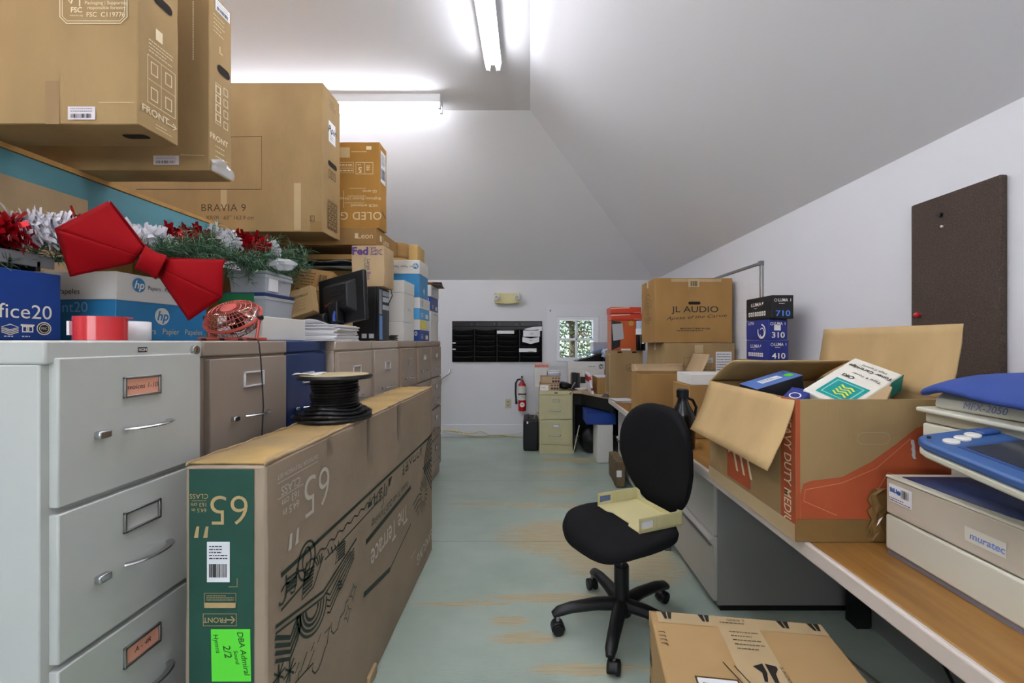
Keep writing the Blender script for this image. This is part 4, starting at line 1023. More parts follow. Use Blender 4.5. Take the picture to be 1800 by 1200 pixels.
# ================================================================ cable spool
sp = thing('cable_spool', 'black cable wound on a plastic spool standing on the long carton', 'cable spool', (-.715, 1.565, BXH+.009))
CAB = pbr('black_cable', '#0c0c0e', .3)
MB().lathe([(.03,0),(.125,0),(.128,.006),(.125,.012),(.03,.012),(.03,0)], 40).build('lower_flange', BLACKP, sp)
MB().lathe([(.03,.146),(.125,.146),(.13,.152),(.127,.16),(.03,.16),(.03,.146)], 40).build('upper_flange', BLACKP, sp)
MB().lathe([(.02,.012),(.06,.012),(.06,.146),(.02,.146)], 24).build('core_drum', BLACKP, sp)
MB().lathe([(.028,.1601),(.116,.1601),(.116,.1615),(.028,.1615)], 36).build('paper_disc', pbr('kraft_disc','#b9a883',.7,var=.2,vscale=9), sp)
mb = MB(); n = 0; pts = []
for k in range(0, 11*28):
    a = 2*PI*k/28; pts.append(((.077+.003*math.sin(k*.17))*math.cos(a), (.077+.003*math.sin(k*.17))*math.sin(a), .028+.0103*k/28))
mb.tube(pts, .0056, 6)
for rr_, z in ((.088,.02),(.1,.018),(.112,.018),(.094,.03),(.106,.029),(.088,.04),(.122,.019)):
    mb.tube([(rr_*math.cos(2*PI*i/32), rr_*math.sin(2*PI*i/32), z+.004*math.sin(3*PI*i/16)) for i in range(32)], .006, 6, closed=True)
mb.build('wound_cable', CAB, sp)
MB().tube([(-.05,-.105,.018),(-.09,-.095,.017),(-.125,-.06,.015),(-.14,-.03,.013)], .006, 8).build('cable_end', CAB, sp)
rows = [[(-.12+.08*j/5, -.07+.09*i/5, .164+.004*math.sin(i+j*.7)) for j in range(6)] for i in range(6)]
MB().grid(rows).build('torn_label', WBOX, sp, solid=.002)
# ================================================================ back wall fittings
t = thing('document_organizer', 'black wall organizer of four pocket columns holding a few white papers', 'wall organizer', (X_at(874,YB), YB-.002, Z_at(636,YB)))
OW, OH = (953-795)/F*YB, (636-564)/F*YB
MB().box(-OW/2, OW/2, -.012, 0, 0, OH).build('back_panel', BLACKP, t, bevel=.004)
POC = pbr('black_pocket_plastic', '#020202', .55, spec=.2)
for c_ in range(4):
    x0 = -OW/2+OW*c_/4+.006; x1 = -OW/2+OW*(c_+1)/4-.006
    MB().box(x0, x1, -.02, -.012, OH-.075, OH-.01).build('column_header', pbr('dark_grey_plastic','#1b1c1f',.35), t, bevel=.004)
    for s in (.025, -.025):
        xx = (x0+.03) if s > 0 else (x1-.03); MB().ball((xx,-.021,OH-.045), .005, 8).build('screw', STEEL, t)
    for k in range(6):
        zt = .09+k*.073; rows = []
        for i in range(5):
            rows.append([(x0+(x1-x0)*j/10, -.016-.02*(i/4)-.012*math.sin(PI*j/10), zt-.085+.085*i/4-.016*math.sin(PI*j/10)*(i/4)) for j in range(11)])
        MB().grid(rows).build('pocket', POC, t, solid=.003)
def org_paper(px0, py0, px1, py1, label, pts=None, y=-.05, marks=False):
    x0, x1 = X_at(px0,YB), X_at(px1,YB); z0, z1 = Z_at(py1,YB), Z_at(py0,YB); cx, cz = (x0+x1)/2, (z0+z1)/2
    poly = pts or [(x0-cx,z0-cz),(x1-cx,z0-cz),(x1-cx,z1-cz),(x0-cx,z1-cz)]
    o = thing('paper_sheet', label, 'paper', (cx, YB+y, cz), 0, 'papers in the black wall organizer')
    MB().prism(poly, 0, .0015, Matrix.Rotation(PI/2,4,'X')).build('sheet', WHITE, o)
    if marks: Print(((-.08,-.0017,-.03),(1,0,0),(0,0,1)), .0005).lines(.06,.02,.12,.04,2,.004).build('writing', INK, o)
org_paper(874,581,904,586.5, 'narrow white paper slip in the third column of the black organizer')
W_ = .115
org_paper(922,574,952.5,581, 'topmost curved grey-white sheet in the right column of the organizer', [(-.12,-.03),(.12,-.03),(.12,.03),(.0,.025),(-.12,-.005)], -.042)
org_paper(919,581,950,592, 'upper white sheet with writing in the right column of the organizer', [(-W_,-.04),(W_,-.04),(W_,.045),(-W_,.045)], -.05, True)
org_paper(918,592,948,604, 'lower white sheet with curved edge in the right column of the organizer', [(-W_,-.02),(0,-.05),(W_,-.02),(W_,.045),(0,.025),(-W_,.045)], -.056, True)
org_paper(912.5,612,943,618.5, 'lowest white slip in the right column of the organizer', None, -.048)
org_paper(796.5,601.5,802,603.5, 'tiny white label tab at the left edge of the organizer, upper of two', None, -.045)
org_paper(796.5,612.5,802,614.5, 'tiny white label tab at the left edge of the organizer, lower of two', None, -.045)
# emergency light
t = thing('emergency_light', 'beige emergency light with two lamp heads high on the back wall', 'emergency light', (X_at(891.5,YB), YB, Z_at(535,YB)))
EB = pbr('beige_plastic', '#cbbf8c', .45)
MB().prism([(-.17,.016),(-.09,.004),(.0,.0),(.09,.004),(.17,.016),(.17,.15),(-.17,.15)], 0, .085, Matrix.Rotation(PI/2,4,'X')).build('housing', EB, t, bevel=.008)
for x in (-.135,.14):
    hd = MB().cyl((x,-.085,.09),(x,-.135,.085),.034,.038,20).build('lamp_head', pbr('ivory_plastic','#ded9c4',.35), t, bevel=.003)
    MB().cyl((x,-.1355,.085),(x,-.138,.085),.026,n=18).build('lens', pbr('grey_lens','#8d949c',.1,.4), hd)
    MB().ball((x,-.139,.085),.008,8).build('bulb', CHROME, hd)
# outlet
t = thing('wall_outlet', 'ivory duplex outlet plate on the back wall left of the extinguisher', 'outlet', (X_at(893.5,YB), YB, Z_at(717,YB)))
MB().box(-.042,.042,-.006,0,0,.125).build('cover_plate', pbr('ivory_plate','#c6c0a4',.4), t, bevel=.003)
for z in (.04,.085):
    MB().prism([(-.017,-.012),(.017,-.012),(.017,.012),(-.017,.012)], .006, .009, Matrix.Translation((0,0,z)) @ Matrix.Rotation(PI/2,4,'X')).build('socket', pbr('ivory_socket','#ada586',.4), t, bevel=.002)
    MB().box(-.008,-.005,-.0095,-.009,z-.006,z+.006).box(.005,.008,-.0095,-.009,z-.006,z+.006).build('slots', INK, t)
# extinguisher
t = thing('fire_extinguisher', 'red fire extinguisher with white label and black hose hung on the back wall', 'fire extinguisher', (X_at(918,YB), YB-.085, Z_at(720,YB)))
RED = pbr('extinguisher_red', '#b3121c', .25, coat=.4)
MB().lathe([(0,0),(.048,.0),(.054,.008),(.054,.33),(.048,.36),(.03,.385),(.02,.4),(.02,.42),(0,.42)], 24).build('cylinder', RED, t)
lb = MB(); A = [R(-165+150*i/14) for i in range(15)]
lb.grid([[(.0548*math.cos(a),.0548*math.sin(a),z) for a in A] for z in (.15,.34)]).build('white_label', pbr('label_white','#d9d7cf',.5), t)
pr_ = MB(); rr = random.Random(2)
for i in range(26):
    a = R(-150+120*rr.random()); z = rr.uniform(.155,.235); s = rr.uniform(.004,.012)
    pr_.grid([[(.0554*math.cos(a+d),.0554*math.sin(a+d),z+dz) for d in (0,s*10)] for dz in (0,s)])
pr_.build('label_printing', INK, t)
Print(((-.05,-.0565,.045),(1,0,0),(0,0,1)),.001).disc(.052,.045,.033).build('round_emblem', INKW, t)
Print(((-.05,-.0565,.045),(1,0,0),(0,0,1)),.002).text('ABC',.052,.047,.024,0,.02).build('emblem_lettering', RED, t)
MB().box(-.018,.018,-.03,.03,.42,.45).build('valve', STEEL, t, bevel=.003)
MB().box(-.012,.012,-.075,.02,.455,.475).build('lever', BLACKP, t, bevel=.004); MB().box(-.01,.01,-.07,-.02,.43,.442).build('carry_handle', BLACKP, t, bevel=.003)
MB().tube([(-.018,-.01,.43),(-.06,-.02,.425),(-.085,-.03,.38),(-.088,-.035,.25),(-.08,-.04,.16),(-.075,-.04,.1)], [.012,.012,.012,.012,.012,.018], 10).build('hose', BLACKR, t)
MB().lathe([(.055,.225),(.058,.225),(.058,.24),(.055,.24)], 24).build('strap', BLACKR, t)
MB().box(-.03,.03,.05,.085,.1,.4).build('wall_bracket', STEEL, t)
# bar handle on the wall
t = thing('wall_bar', 'grey metal bar bracketed to the far wall beyond the cabinets', 'rail', (X_at(791,YB), YB, Z_at(655,YB)))
MB().tube([(-.16,-.05,-.12),(-.05,-.05,-.04),(0,-.05,.0),(.004,-.03,.045),(.004,0,.05)], .011, 8).build('bar', STEEL, t)
MB().box(-.135,-.12,-.06,0,-.16,-.1).build('bracket', BLACKP, t, bevel=.002)
# cables along the baseboard
YEL = pbr('yellow_cable','#c9b54e',.4); WCB = pbr('white_cable','#dcd9c8',.4)
def cable(label, pts, m, r=.0045, n=6):
    P = [V(p) for p in pts]; Q = []
    for i in range(len(P)-1):
        a, b = P[max(i-1,0)], P[i]; c_, d = P[i+1], P[min(i+2,len(P)-1)]
        for k in range(6):
            u = k/6; Q.append(.5*((2*b)+(c_-a)*u+(2*a-5*b+4*c_-d)*u*u+(3*b-a-3*c_+d)*u**3))
    Q.append(P[-1])
    o = MB().tube(Q, r, n).build('cable', m, None, loc=Q[0]); 
    for v in o.data.vertices: v.co -= Q[0]
    return tag(o, label, 'cable')
bw = lambda px, py, dy=.03: tuple(at(px, py, YB-dy))
cable('yellow cable sagging along the back baseboard, lower strand', [bw(778,757),(bw(800,758)),bw(822,765),bw(845,767),bw(868,765),bw(895,767),bw(922,769)], YEL)
cable('yellow cable looping up along the back baseboard, upper strand', [bw(778,757,.04),bw(802,757,.04),bw(824,762,.04),bw(846,758,.04),bw(862,765,.04),bw(884,765,.04),bw(905,769,.04),bw(922,770,.04)], YEL)
cable('white cable above the yellow ones along the back baseboard', [bw(778,758,.05),bw(805,762,.05),bw(830,764,.05),bw(868,764,.05),bw(895,762,.05),bw(920,758,.05)], WCB)
t = MB().box(-.006,.006,-.02,0,-.012,.012).build('wall_hook', BLACKP, None, bevel=.002, loc=(X_at(967,YB), YB-.0165, Z_at(546,YB))); tag(t, 'small black hook on the board above the window', 'hook')
# ================================================================ black case on the floor
t = thing('carry_case', 'black carrying case standing on the floor beside the cream cabinet', 'case', (X_at(933,5.35), 5.33, .0))
CA = pbr('black_case_vinyl', '#0b0b0c', .45, bump=.1, bscale=200)
worn_box(MB(), .185, .4, .375, .01, 8, 3).build('case_body', CA, t, bevel=.02, merge=True)
MB().tube([(-.03,-.1,.372),(-.03,-.1,.395),(-.03,.1,.395),(-.03,.1,.372)], .008, 8).build('handle', BLACKR, t)
MB().tube([(.03,-.12,.37),(.055,-.12,.42),(.085,-.1,.455),(.11,-.1,.42),(.1,-.1,.37)], .006, 6).build('looped_strap', pbr('tan_strap','#a98c5f',.6), t)
MB().box(-.05,-.03,-.205,-.2,.33,.36).build('buckle', CHROME, t, bevel=.003)
# ================================================================ cream two-drawer cabinet and what stands on it
YC = 5.02
cc = file_cabinet('cream two-drawer filing cabinet on the floor near the window', .392, .66, .737, (X_at(977.5,YC), YC+.33, 0), 0, 2, CCR, .689, .292, lab=(.065,.178), hand='loop', lw=.078, base=.1, cards={1:(WHITE,'A - Z')}, proud=.012)
Print(((-.196,-.336,.692),(1,0,0),(0,0,1)), .0008).rect(.175,.018,.215,.03).build('maker_plate', INK, cc)
ZCC = .738
t, fr = carton('small_carton', 'lower of two small tan cartons with purple panels on the cream cabinet', .235, .2, .084, (X_at(966,5.05), 5.17, ZCC), mat=K2, seam=None, dent=.002)
def panel_print(t, fr):
    p = Print(fr['front']); 
    for i in range(3): p.rect(.135+.032*i,.012,.16+.032*i,.036); p.rect(.135+.034*i,.055,.158+.034*i,.068)
    p.build('purple_print', pbr('deep_purple_print','#3c2746',.6), t); Print(fr['front']).rect(.0,.0,.006,.08).build('red_edge', pbr('red_print','#a8443c',.6), t)
panel_print(t, fr); Print(fr['front'],.002).rect(.005,-.005,.105,.065).build('white_card', WHITE, t); Print(fr['front'],.003).lines(.02,.025,.09,.04,1,.006).build('card_writing', INK, t)
t, fr = carton('small_carton', 'upper of two small tan cartons with purple panels on the cream cabinet', .235, .2, .08, (X_at(968,5.05), 5.17, ZCC+.085), mat=K2, seam=None, dent=.002); panel_print(t, fr)
t = thing('wire_tray', 'small silver wire tray on top of the two tan cartons', 'tray', (X_at(973,5.1), 5.17, ZCC+.167))
MB().box(-.07,.08,-.08,.08,0,.006).build('tray_base', STEEL, t, bevel=.002)
MB().tube([(-.07,-.08,.045),(.08,-.08,.045),(.08,.08,.06),(-.07,.08,.06)], .005, 6, closed=True).tube([(-.07,-.08,.005),(-.07,-.08,.045)],.004,6).tube([(.08,-.08,.005),(.08,-.08,.045)],.004,6).tube([(.08,.08,.005),(.08,.08,.06)],.004,6).tube([(-.07,.08,.005),(-.07,.08,.06)],.004,6).build('wire_rim', CHROME, t)
t = thing('boxed_kit', 'white box with red lettering standing behind the two tan cartons', 'box', (X_at(952,5.45), 5.5, ZCC))
MB().box(-.09,.09,-.04,.04,0,.3).build('box_body', WBOX, t, bevel=.002)
Print(((-.09,-.04,0),(1,0,0),(0,0,1))).rect(.0,.245,.18,.3).build('pink_band', pbr('pink_print','#e8a59a',.6), t); Print(((-.09,-.04,0),(1,0,0),(0,0,1)),.002).text('RIGHTECH', .09, .268, .035, 0, .02, width=.16).build('dark_red_lettering', pbr('dark_red_print','#7a2a22',.6), t)
t = thing('headset_case', 'black soft pouch lying on the cream cabinet near the desk', 'pouch', (X_at(994,5.15), 5.2, ZCC))
mb = MB()
for v_ in mb.ball((0,0,.045), (.095,.11,.045), 16).v: v_.z = max(0, v_.z*(1-.25*(v_.x/.1))); 
mb.build('pouch_body', CA, t)
MB().tube([(.06,-.09,.01),(.085,-.1,.05),(.115,-.09,.095)], .008, 6).build('silver_stem', STEEL, t)
MB().box(.02,.09,-.13,-.08,0,.02).build('dark_clip', pbr('brown_clip','#4d4030',.5), t, bevel=.006)
# ================================================================ corner desk
ZT = .735
DTOP = pbr('tan_laminate', '#b39a7c', .4, var=.06, vscale=6, stretch=(1,8,1)); DBK = pbr('black_laminate', '#0a0a0a', .5)
t = thing('corner_desk', 'dark corner desk with tan top between the cream cabinet and the counter', 'desk', (1.2, 5.2, 0))
O = V((1.2,5.2,0)); poly = [(.505,5.03),(.60,4.99),(.83,4.52),(.83,4.38),(1.70,4.38),(1.70,5.87),(.505,5.87)]
MB().prism([(x-O.x,y-O.y) for x,y in poly], ZT-.028, ZT).build('desk_top', DTOP, t, bevel=.003)
ap = MB(); ap.prism([(x-O.x,y-O.y) for x,y in [(.515,5.06),(.60,5.02),(.845,4.53),(.845,4.40),(.865,4.40),(.865,4.54),(.615,5.04),(.515,5.08)]], ZT-.16, ZT-.029); ap.build('apron', DBK, t)
MB().box(.516-O.x,.536-O.x,5.1-O.y,5.86-O.y,0,ZT-.029).build('end_panel', DBK, t); MB().box(.54-O.x,1.69-O.x,5.8-O.y,5.82-O.y,.05,ZT-.03).build('modesty_panel', DBK, t)
t = thing('white_rod', 'thin white rod leaning under the corner desk', 'rod', (X_at(1008,5.0), 5.02, 0)); MB().cyl((0,0,.006),(.075,.03,.33),.006,n=8).build('rod', pbr('ivory_rod','#cfc8b0',.4), t)
t = thing('black_bag', 'black bag on the floor in the shade under the corner desk', 'bag', (X_at(1040,5.05), 5.1, 0))
mb = MB().ball((0,0,.16), (.14,.14,.17), 18)
for v_ in mb.v: v_.z = max(0, v_.z)
mb.build('bag_body', CA, t); MB().tube([(-.06,0,.32),(-.03,0,.4),(.03,0,.4),(.06,0,.32)],.008,6).build('bag_handle', BLACKR, t)
t, fr = carton_at('white_carton', 'tall white carton with worn corner standing under the corner desk', X_at(1050,4.63), .90, 4.63, 4.95, .001, Z_at(746,4.63), mat=WBOX, seam=None, dent=.006, seed=12)
zc = Z_at(746,4.63)+.001
t, fr = carton_at('blue_box', 'bright blue lidded box on top of the tall white carton', X_at(1031,4.61), .93, 4.62, 4.96, zc+.0, zc+.125, mat=pbr('cobalt_board','#183d8c',.45), seam=None, dent=.002)
MB().box(-.16,.16,-.165,.165,.126,.14).build('lid_panel', pbr('cobalt_board_dark','#17367f',.45), t, bevel=.003)
# things on the corner desk
D = ZT+.001
t, fl, fb = lid_box('paper_carton', 'open white paper carton with round blue logo at the back of the corner desk', .47, .2, .33, (X_at(1031,5.45), 5.55, D), 0, WBOX, WBOX, .1); hp_logo(t, fl['front'], .42, .265, .03, pbr('grey_blue_print2','#3d5f80',.5), INKW)
Print(fl['front'],.0014).lines(.26,.255,.38,.275,1,.01).build('grey_lettering', pbr('grey_print','#8d8f96',.6), t)
t = thing('tissue_pack', 'dark open tray with blue wrapping on top of the white paper carton', 'tray', (X_at(1034,5.5), 5.57, D+.331))
MB().add([(-.18,-.12,0),(.18,-.12,0),(.18,.12,0),(-.18,.12,0),(.19,-.12,.10),(.19,.12,.10)], [(0,1,4),(3,5,2),(0,4,5,3),(1,2,5,4),(0,3,2,1)]).build('tray_body', BLACKG, t)
mb = MB(); rows = [[(-.14+.36*j/8, -.13+.2*i/5, .06+.1*j/8+.02*noise.noise(V((i,j,2)))) for j in range(9)] for i in range(6)]
mb.grid(rows).build('blue_wrapping', pbr('pale_blue_film','#6fa6e6',.25,alpha=.8), t, solid=.002)
mb = MB().ball((.21,-.12,.1), (.055,.05,.06), 10)
for v_ in mb.v: v_ += V((noise.noise(v_*30), noise.noise(v_*30+V((4,0,0))), noise.noise(v_*30+V((0,7,0)))))*.03
mb.build('crumpled_tissue', pbr('pale_blue_tissue','#c9d9f2',.6), t, smooth=0)
t = thing('grey_carton', 'grey and white box on a dark blue box beside the window', 'box', (X_at(1064,5.62), 5.75, D+.42))
MB().box(-.16,.2,-.09,.09,0,.155).build('box_body', pbr('grey_board','#a9a6ad',.6), t, bevel=.003); MB().box(-.165,-.15,-.092,.092,-.0,.157).build('white_edge', WHITE, t)
t, fr = carton('blue_box', 'dark blue box below the grey box beside the window', .34, .19, .42, (X_at(1070,5.62), 5.755, D), mat=pbr('dark_blue_board','#17366e',.5), seam=None, dent=.002)
t = thing('desk_speaker', 'black speaker cabinet pair on the corner desk', 'speaker', (X_at(1013,5.2), 5.22, D))
MB().box(-.055,.0,-.05,.06,0,.205).build('left_cabinet', BLACKP, t, bevel=.004); MB().box(.004,.04,-.05,.06,0,.2).build('right_cabinet', pbr('charcoal_plastic','#2a2529',.4), t, bevel=.004); MB().box(-.062,-.055,-.05,.06,.06,.19).build('brown_side', pbr('brown_side','#6e4434',.5), t)
t = thing('black_box', 'small black box beside the black speakers on the corner desk', 'box', (X_at(1025,5.2), 5.24, D+.075)); MB().box(-.03,.03,-.03,.03,0,.075).build('box_body', BLACKP, t, bevel=.003)
t, fr = carton('small_carton', 'small white carton under the small black box on the corner desk', .1, .08, .074, (X_at(1026,5.2), 5.24, D), mat=WBOX, seam=None, dent=.002)
t = thing('dish', 'white oval dish on the corner desk', 'dish', (X_at(1024,5.07), 5.1, D)); MB().lathe([(0,.004),(.05,.0),(.085,.02),(.09,.026),(.085,.024),(.045,.008),(0,.009)], 24, None, 1, .5).build('bowl', WHITE, t)
t, fr = carton_at('tan_carton', 'tan carton with white paper on top on the corner desk', X_at(1050,4.72), X_at(1080,4.72), 4.72, 5.12, D, Z_at(664,4.72), mat=K3, seam=None, seed=4)
Print(fr['top'],.004).rect(.0,.0,.2,.38).build('white_top_sheet', WHITE, t)
t = thing('booklet', 'white and red booklet leaning on the tan carton', 'booklet', (X_at(1042,4.75), 4.78, D), rot=(0,R(-12),0)); MB().box(-.012,.012,-.06,.25,0,.235).build('pages', WHITE, t, bevel=.002)
Print(((-.012,-.061,0),(1,0,0),(0,0,1))).rect(0,.16,.024,.2).rect(0,.04,.024,.07).build('red_spots', REDP, t); MB().box(-.0135,-.012,-.06,.25,.14,.21).build('red_cover_patch', REDP, t)
t = thing('computer_mouse', 'dark grey mouse at the front of the corner desk', 'mouse', (X_at(1066,4.52), 4.52, D)); mb = MB().ball((0,0,.0), (.05,.035,.03), 14)
for v_ in mb.v: v_.z = max(0, v_.z)
mb.build('mouse_body', pbr('dark_grey_plastic2','#3a3c42',.4), t)
# ================================================================ counter and lateral files along the right wall
CW = pbr('oak_laminate', '#7d5526', .38, var=.0, vscale=3.2, stretch=(9,.7,1), col2='#a3793f', bump=.05, bscale=30, bstretch=(8,.6,1))
CE = pbr('pale_edge_banding', '#cfc4ba', .4)
t = thing('counter_top', 'oak laminate counter with pale front edge along the right wall', 'counter', (1.25, 2.0, 0))
MB().box(.818-1.25,1.712-1.25,-.6-2,4.375-2,.697,.735).build('oak_top', CW, t, bevel=.002)
MB().box(.800-1.25,.8175-1.25,-.6-2,4.375-2,.69,.736).build('edge_banding', CE, t, bevel=.006, seg=3)
MB().box(.95-1.25,1.0-1.25,-.5-2,-.45-2,0,.697).build('leg', BLACKP, t); MB().box(1.50-1.25,1.56-1.25,1.96-2,2.03-2,0,.697).build('leg', BLACKP, t)
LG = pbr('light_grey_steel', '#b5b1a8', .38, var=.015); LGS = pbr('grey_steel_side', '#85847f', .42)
def lateral(label, y0, y1, mat=LG, x=.893):
    w = y1-y0-.008; d = .78; t = thing('lateral_filing_cabinet', label, 'filing cabinet', (x+d/2, (y0+y1)/2, 0), -PI/2, 'lateral filing cabinets under the counter')
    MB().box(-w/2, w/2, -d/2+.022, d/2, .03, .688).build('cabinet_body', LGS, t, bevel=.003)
    MB().box(-w/2+.01, w/2-.01, -d/2+.04, d/2, 0, .031).build('plinth', DBK, t)
    for z0, z1 in ((.05,.362),(.368,.683)):
        dr = MB().prism([(-d/2+.004,z0),(-d/2+.004,z1-.045),(-d/2-.016,z1-.022),(-d/2-.016,z1-.012),(-d/2+.004,z1),(-d/2+.024,z1),(-d/2+.024,z0)], -w/2+.004, w/2-.004, Matrix(((0,0,1,0),(1,0,0,0),(0,1,0,0),(0,0,0,1)))).build('drawer', mat, t, bevel=.003)
        MB().box(-w/2+.02, w/2-.02, -d/2-.012, -d/2+.004, z1-.048, z1-.044).build('finger_pull', LGS, dr)
    return t
lateral('light grey lateral filing cabinet under the counter, nearest, with exposed grey side', 2.08, 2.68)
lateral('lateral filing cabinet under the counter right behind the office chair', 2.74, 3.3)
lateral('lateral filing cabinet under the counter, third from the camera', 3.31, 3.86)
lateral('lateral filing cabinet under the counter at the desk end', 3.87, 4.36)
t = thing('vent_grille', 'dark perforated metal panel wedged between the two nearest lateral cabinets', 'panel', (.98, 2.71, 0))
MB().box(-.13,-.09,-.022,.022,.0,.3).build('panel', pbr('perforated_grey','#6c6c68',.5), t, bevel=.002); mb = MB()
for i in range(14): mb.box(-.1315,-.13,-.018,.018,.02+.019*i,.03+.019*i)
mb.build('slots', INK, t)
# wall panels and cables under the near counter
WP = pbr('grey_wall_panel', '#7d7f7c', .5)
mb = MB()
for i in range(4): mb.box(1.57,1.62,-.50+.62*i,.105+.62*i,.0,.66)
o = mb.build('trim_2', WP, None, bevel=.004); struct(o)
CUB = pbr('copper_cable','#8a4a28',.4); GRC = pbr('grey_cable','#6d665e',.4)
cable('copper coloured cable running under the counter', [(1.12,1.75,.006),(1.25,1.6,.006),(1.36,1.48,.02),(1.42,1.3,.02),(1.46,1.1,.006),(1.45,.8,.006)], CUB, .004)
cable('grey cable crossing the copper one under the counter', [(1.3,1.85,.006),(1.33,1.65,.014),(1.35,1.45,.034),(1.36,1.25,.012),(1.37,.9,.006)], GRC, .005)
cable('second copper coloured cable looped under the counter', [(1.46,.9,.015),(1.38,1.2,.016),(1.26,1.42,.006),(1.2,1.38,.006),(1.22,1.2,.006),(1.3,.9,.006)], CUB, .004)
cable('black cable hanging down the wall under the counter', [(1.555,1.9,.6),(1.555,1.85,.45),(1.55,1.7,.25),(1.52,1.5,.06),(1.5,1.3,.008),(1.5,.95,.008)], BLACKR, .006)
cable('thick black cable beside the carton on the floor', [(1.0,1.7,.008),(1.08,1.66,.008),(1.12,1.58,.008),(1.12,1.48,.008)], BLACKR, .008)
# ================================================================ floor items by the lateral files
t = thing('small_carton', 'narrow brown carton with crumpled side on the floor by the lateral files', 'box', (.815, 4.03, 0))
worn_box(MB(), .085, .38, .24, .012, 8, 5).build('box_body', pbr('old_brown_board','#6b5a40',.85,var=.3,vscale=12), t, bevel=.003, merge=True)
mb = Print(((-.0425,.19,0),(0,-1,0),(0,0,1)),.002); mb.lines(.05,.03,.33,.2,5,.008,4).build('scuffed_print', pbr('dark_scuff','#3c3222',.8), t); Print(((-.0425,-.19,0),(1,0,0),(0,0,1)),.002).rect(.005,.1,.05,.16).build('white_label', WHITE, t)
# ================================================================ stacks on the far part of the counter
ZK = .7365
t, fr = carton_at('tall_carton', 'tall tan carton with two slot holes at the far end of the counter', X_at(1073,4.4)+.0, X_at(1131,4.4), 4.42, 4.70, ZK, Z_at(616,4.4), mat=K1, seam=None, dent=.003)
ZT2 = Z_at(616,4.4)+.001
for x in (.1,.25): hand_hole(t, fr['front'], x, ZT2-ZK-.018, .05, .018)
p = Print(fr['front']); p.ring(.2,.31,.035,.004); p.text('JL',.2,.31,.03,0,.02); p.lines(.175,.29,.225,.3,1,.004); p.build('round_mark', INKB, t)
MB().box(-.17,-.168,-.141,.141,.02,.46).build('pale_side', K2, t)
# orange boxes
OR = pbr('orange_board','#b4511f',.5); OR2 = pbr('red_orange_board','#c2391f',.45)
t = thing('orange_carton', 'large orange box with black and grey corner panel on the tall tan carton', 'box', (X_at(1103,4.45), 4.57, ZT2)); w_ = .335; h_ = (616-563)/F*4.42
worn_box(MB(), w_, .24, h_, .003, 8, 2).build('box_body', OR, t, bevel=.002, merge=True)
fr = faces_of(w_,.24,h_); a = Print(fr['front']).poly([(0,0),(.09,.04),(.1,h_*.95),(0,h_)]).build('black_corner', BLACKP, t)
Print(fr['front'],.002).poly([(.02,.1),(.13,.12),(.115,h_-.03),(.005,h_-.04)]).build('grey_paper', pbr('grey_paper','#a7a9ad',.6), t); Print(fr['front'],.002).disc(.205,h_-.03,.028).build('gold_seal', pbr('gold_print','#b98a3e',.4), t); Print(fr['front'],.002).rect(.1,.0,.2,.018).build('white_strip', WHITE, t)
for k, (hh, lb, dx) in enumerate(((.07,'lower of two flat red-orange boxes on the large orange box',.004),(.068,'upper of two flat red-orange boxes on the large orange box',-.003))):
    t = thing('flat_orange_box', lb, 'box', (X_at(1101,4.45)+dx, 4.57, ZT2+h_+.001+k*.0715)); worn_box(MB(), .325, .23, hh, .004, 8, 6+k).build('box_body', OR2, t, bevel=.002, merge=True)
    fr = faces_of(.325,.23,hh); q = Print(fr['front']); q.poly([(.0,hh*.65),(.2,hh*.8),(.2,hh*.95),(.0,hh*.85)]); q.rect(.24,.01,.315,.016); q.build('pale_scuff', pbr('pale_scuff','#e3b09a',.7), t)
t = thing('jar', 'dark jar with white and pale blue lid in front of the orange boxes', 'jar', (X_at(1119,4.44)-.02, 4.437+.0, ZT2))
t.location = (1.14, 4.435, ZT2)
for nm, prof, m_ in (('jar_body', [(0,0),(.05,0),(.054,.01),(.054,.165),(.05,.175),(0,.175)], BLACKG), ('collar', [(.056,.165),(.056,.225),(.0,.225)], WHITE), ('cap', [(.05,.225),(.05,.3),(.045,.305),(0,.305)], pbr('pale_blue_lid','#a9bede',.4))): MB().lathe([(r*.9,z) for r,z in prof], 20).build(nm, m_, t)
Print(((-.05,-.051,0),(1,0,0),(0,0,1)),.001).text('S',.06,.09,.06,0,.03).build('white_lettering', INKW, t)
t.location.y = 4.40; 
mg = thing('magazine_pile', 'small pile of magazines at the counter edge by the tall tan carton', 'magazines', (.89, 4.2, ZK))
for k in range(3): MB().box(-.08,.1,-.1,.1,.005*k,.005*k+.0045, Matrix.Rotation(R(8*k-6),4,'Z')).build('magazine', (WHITE, pbr('grey_cover','#6d7078',.4), WHITE)[k], mg)
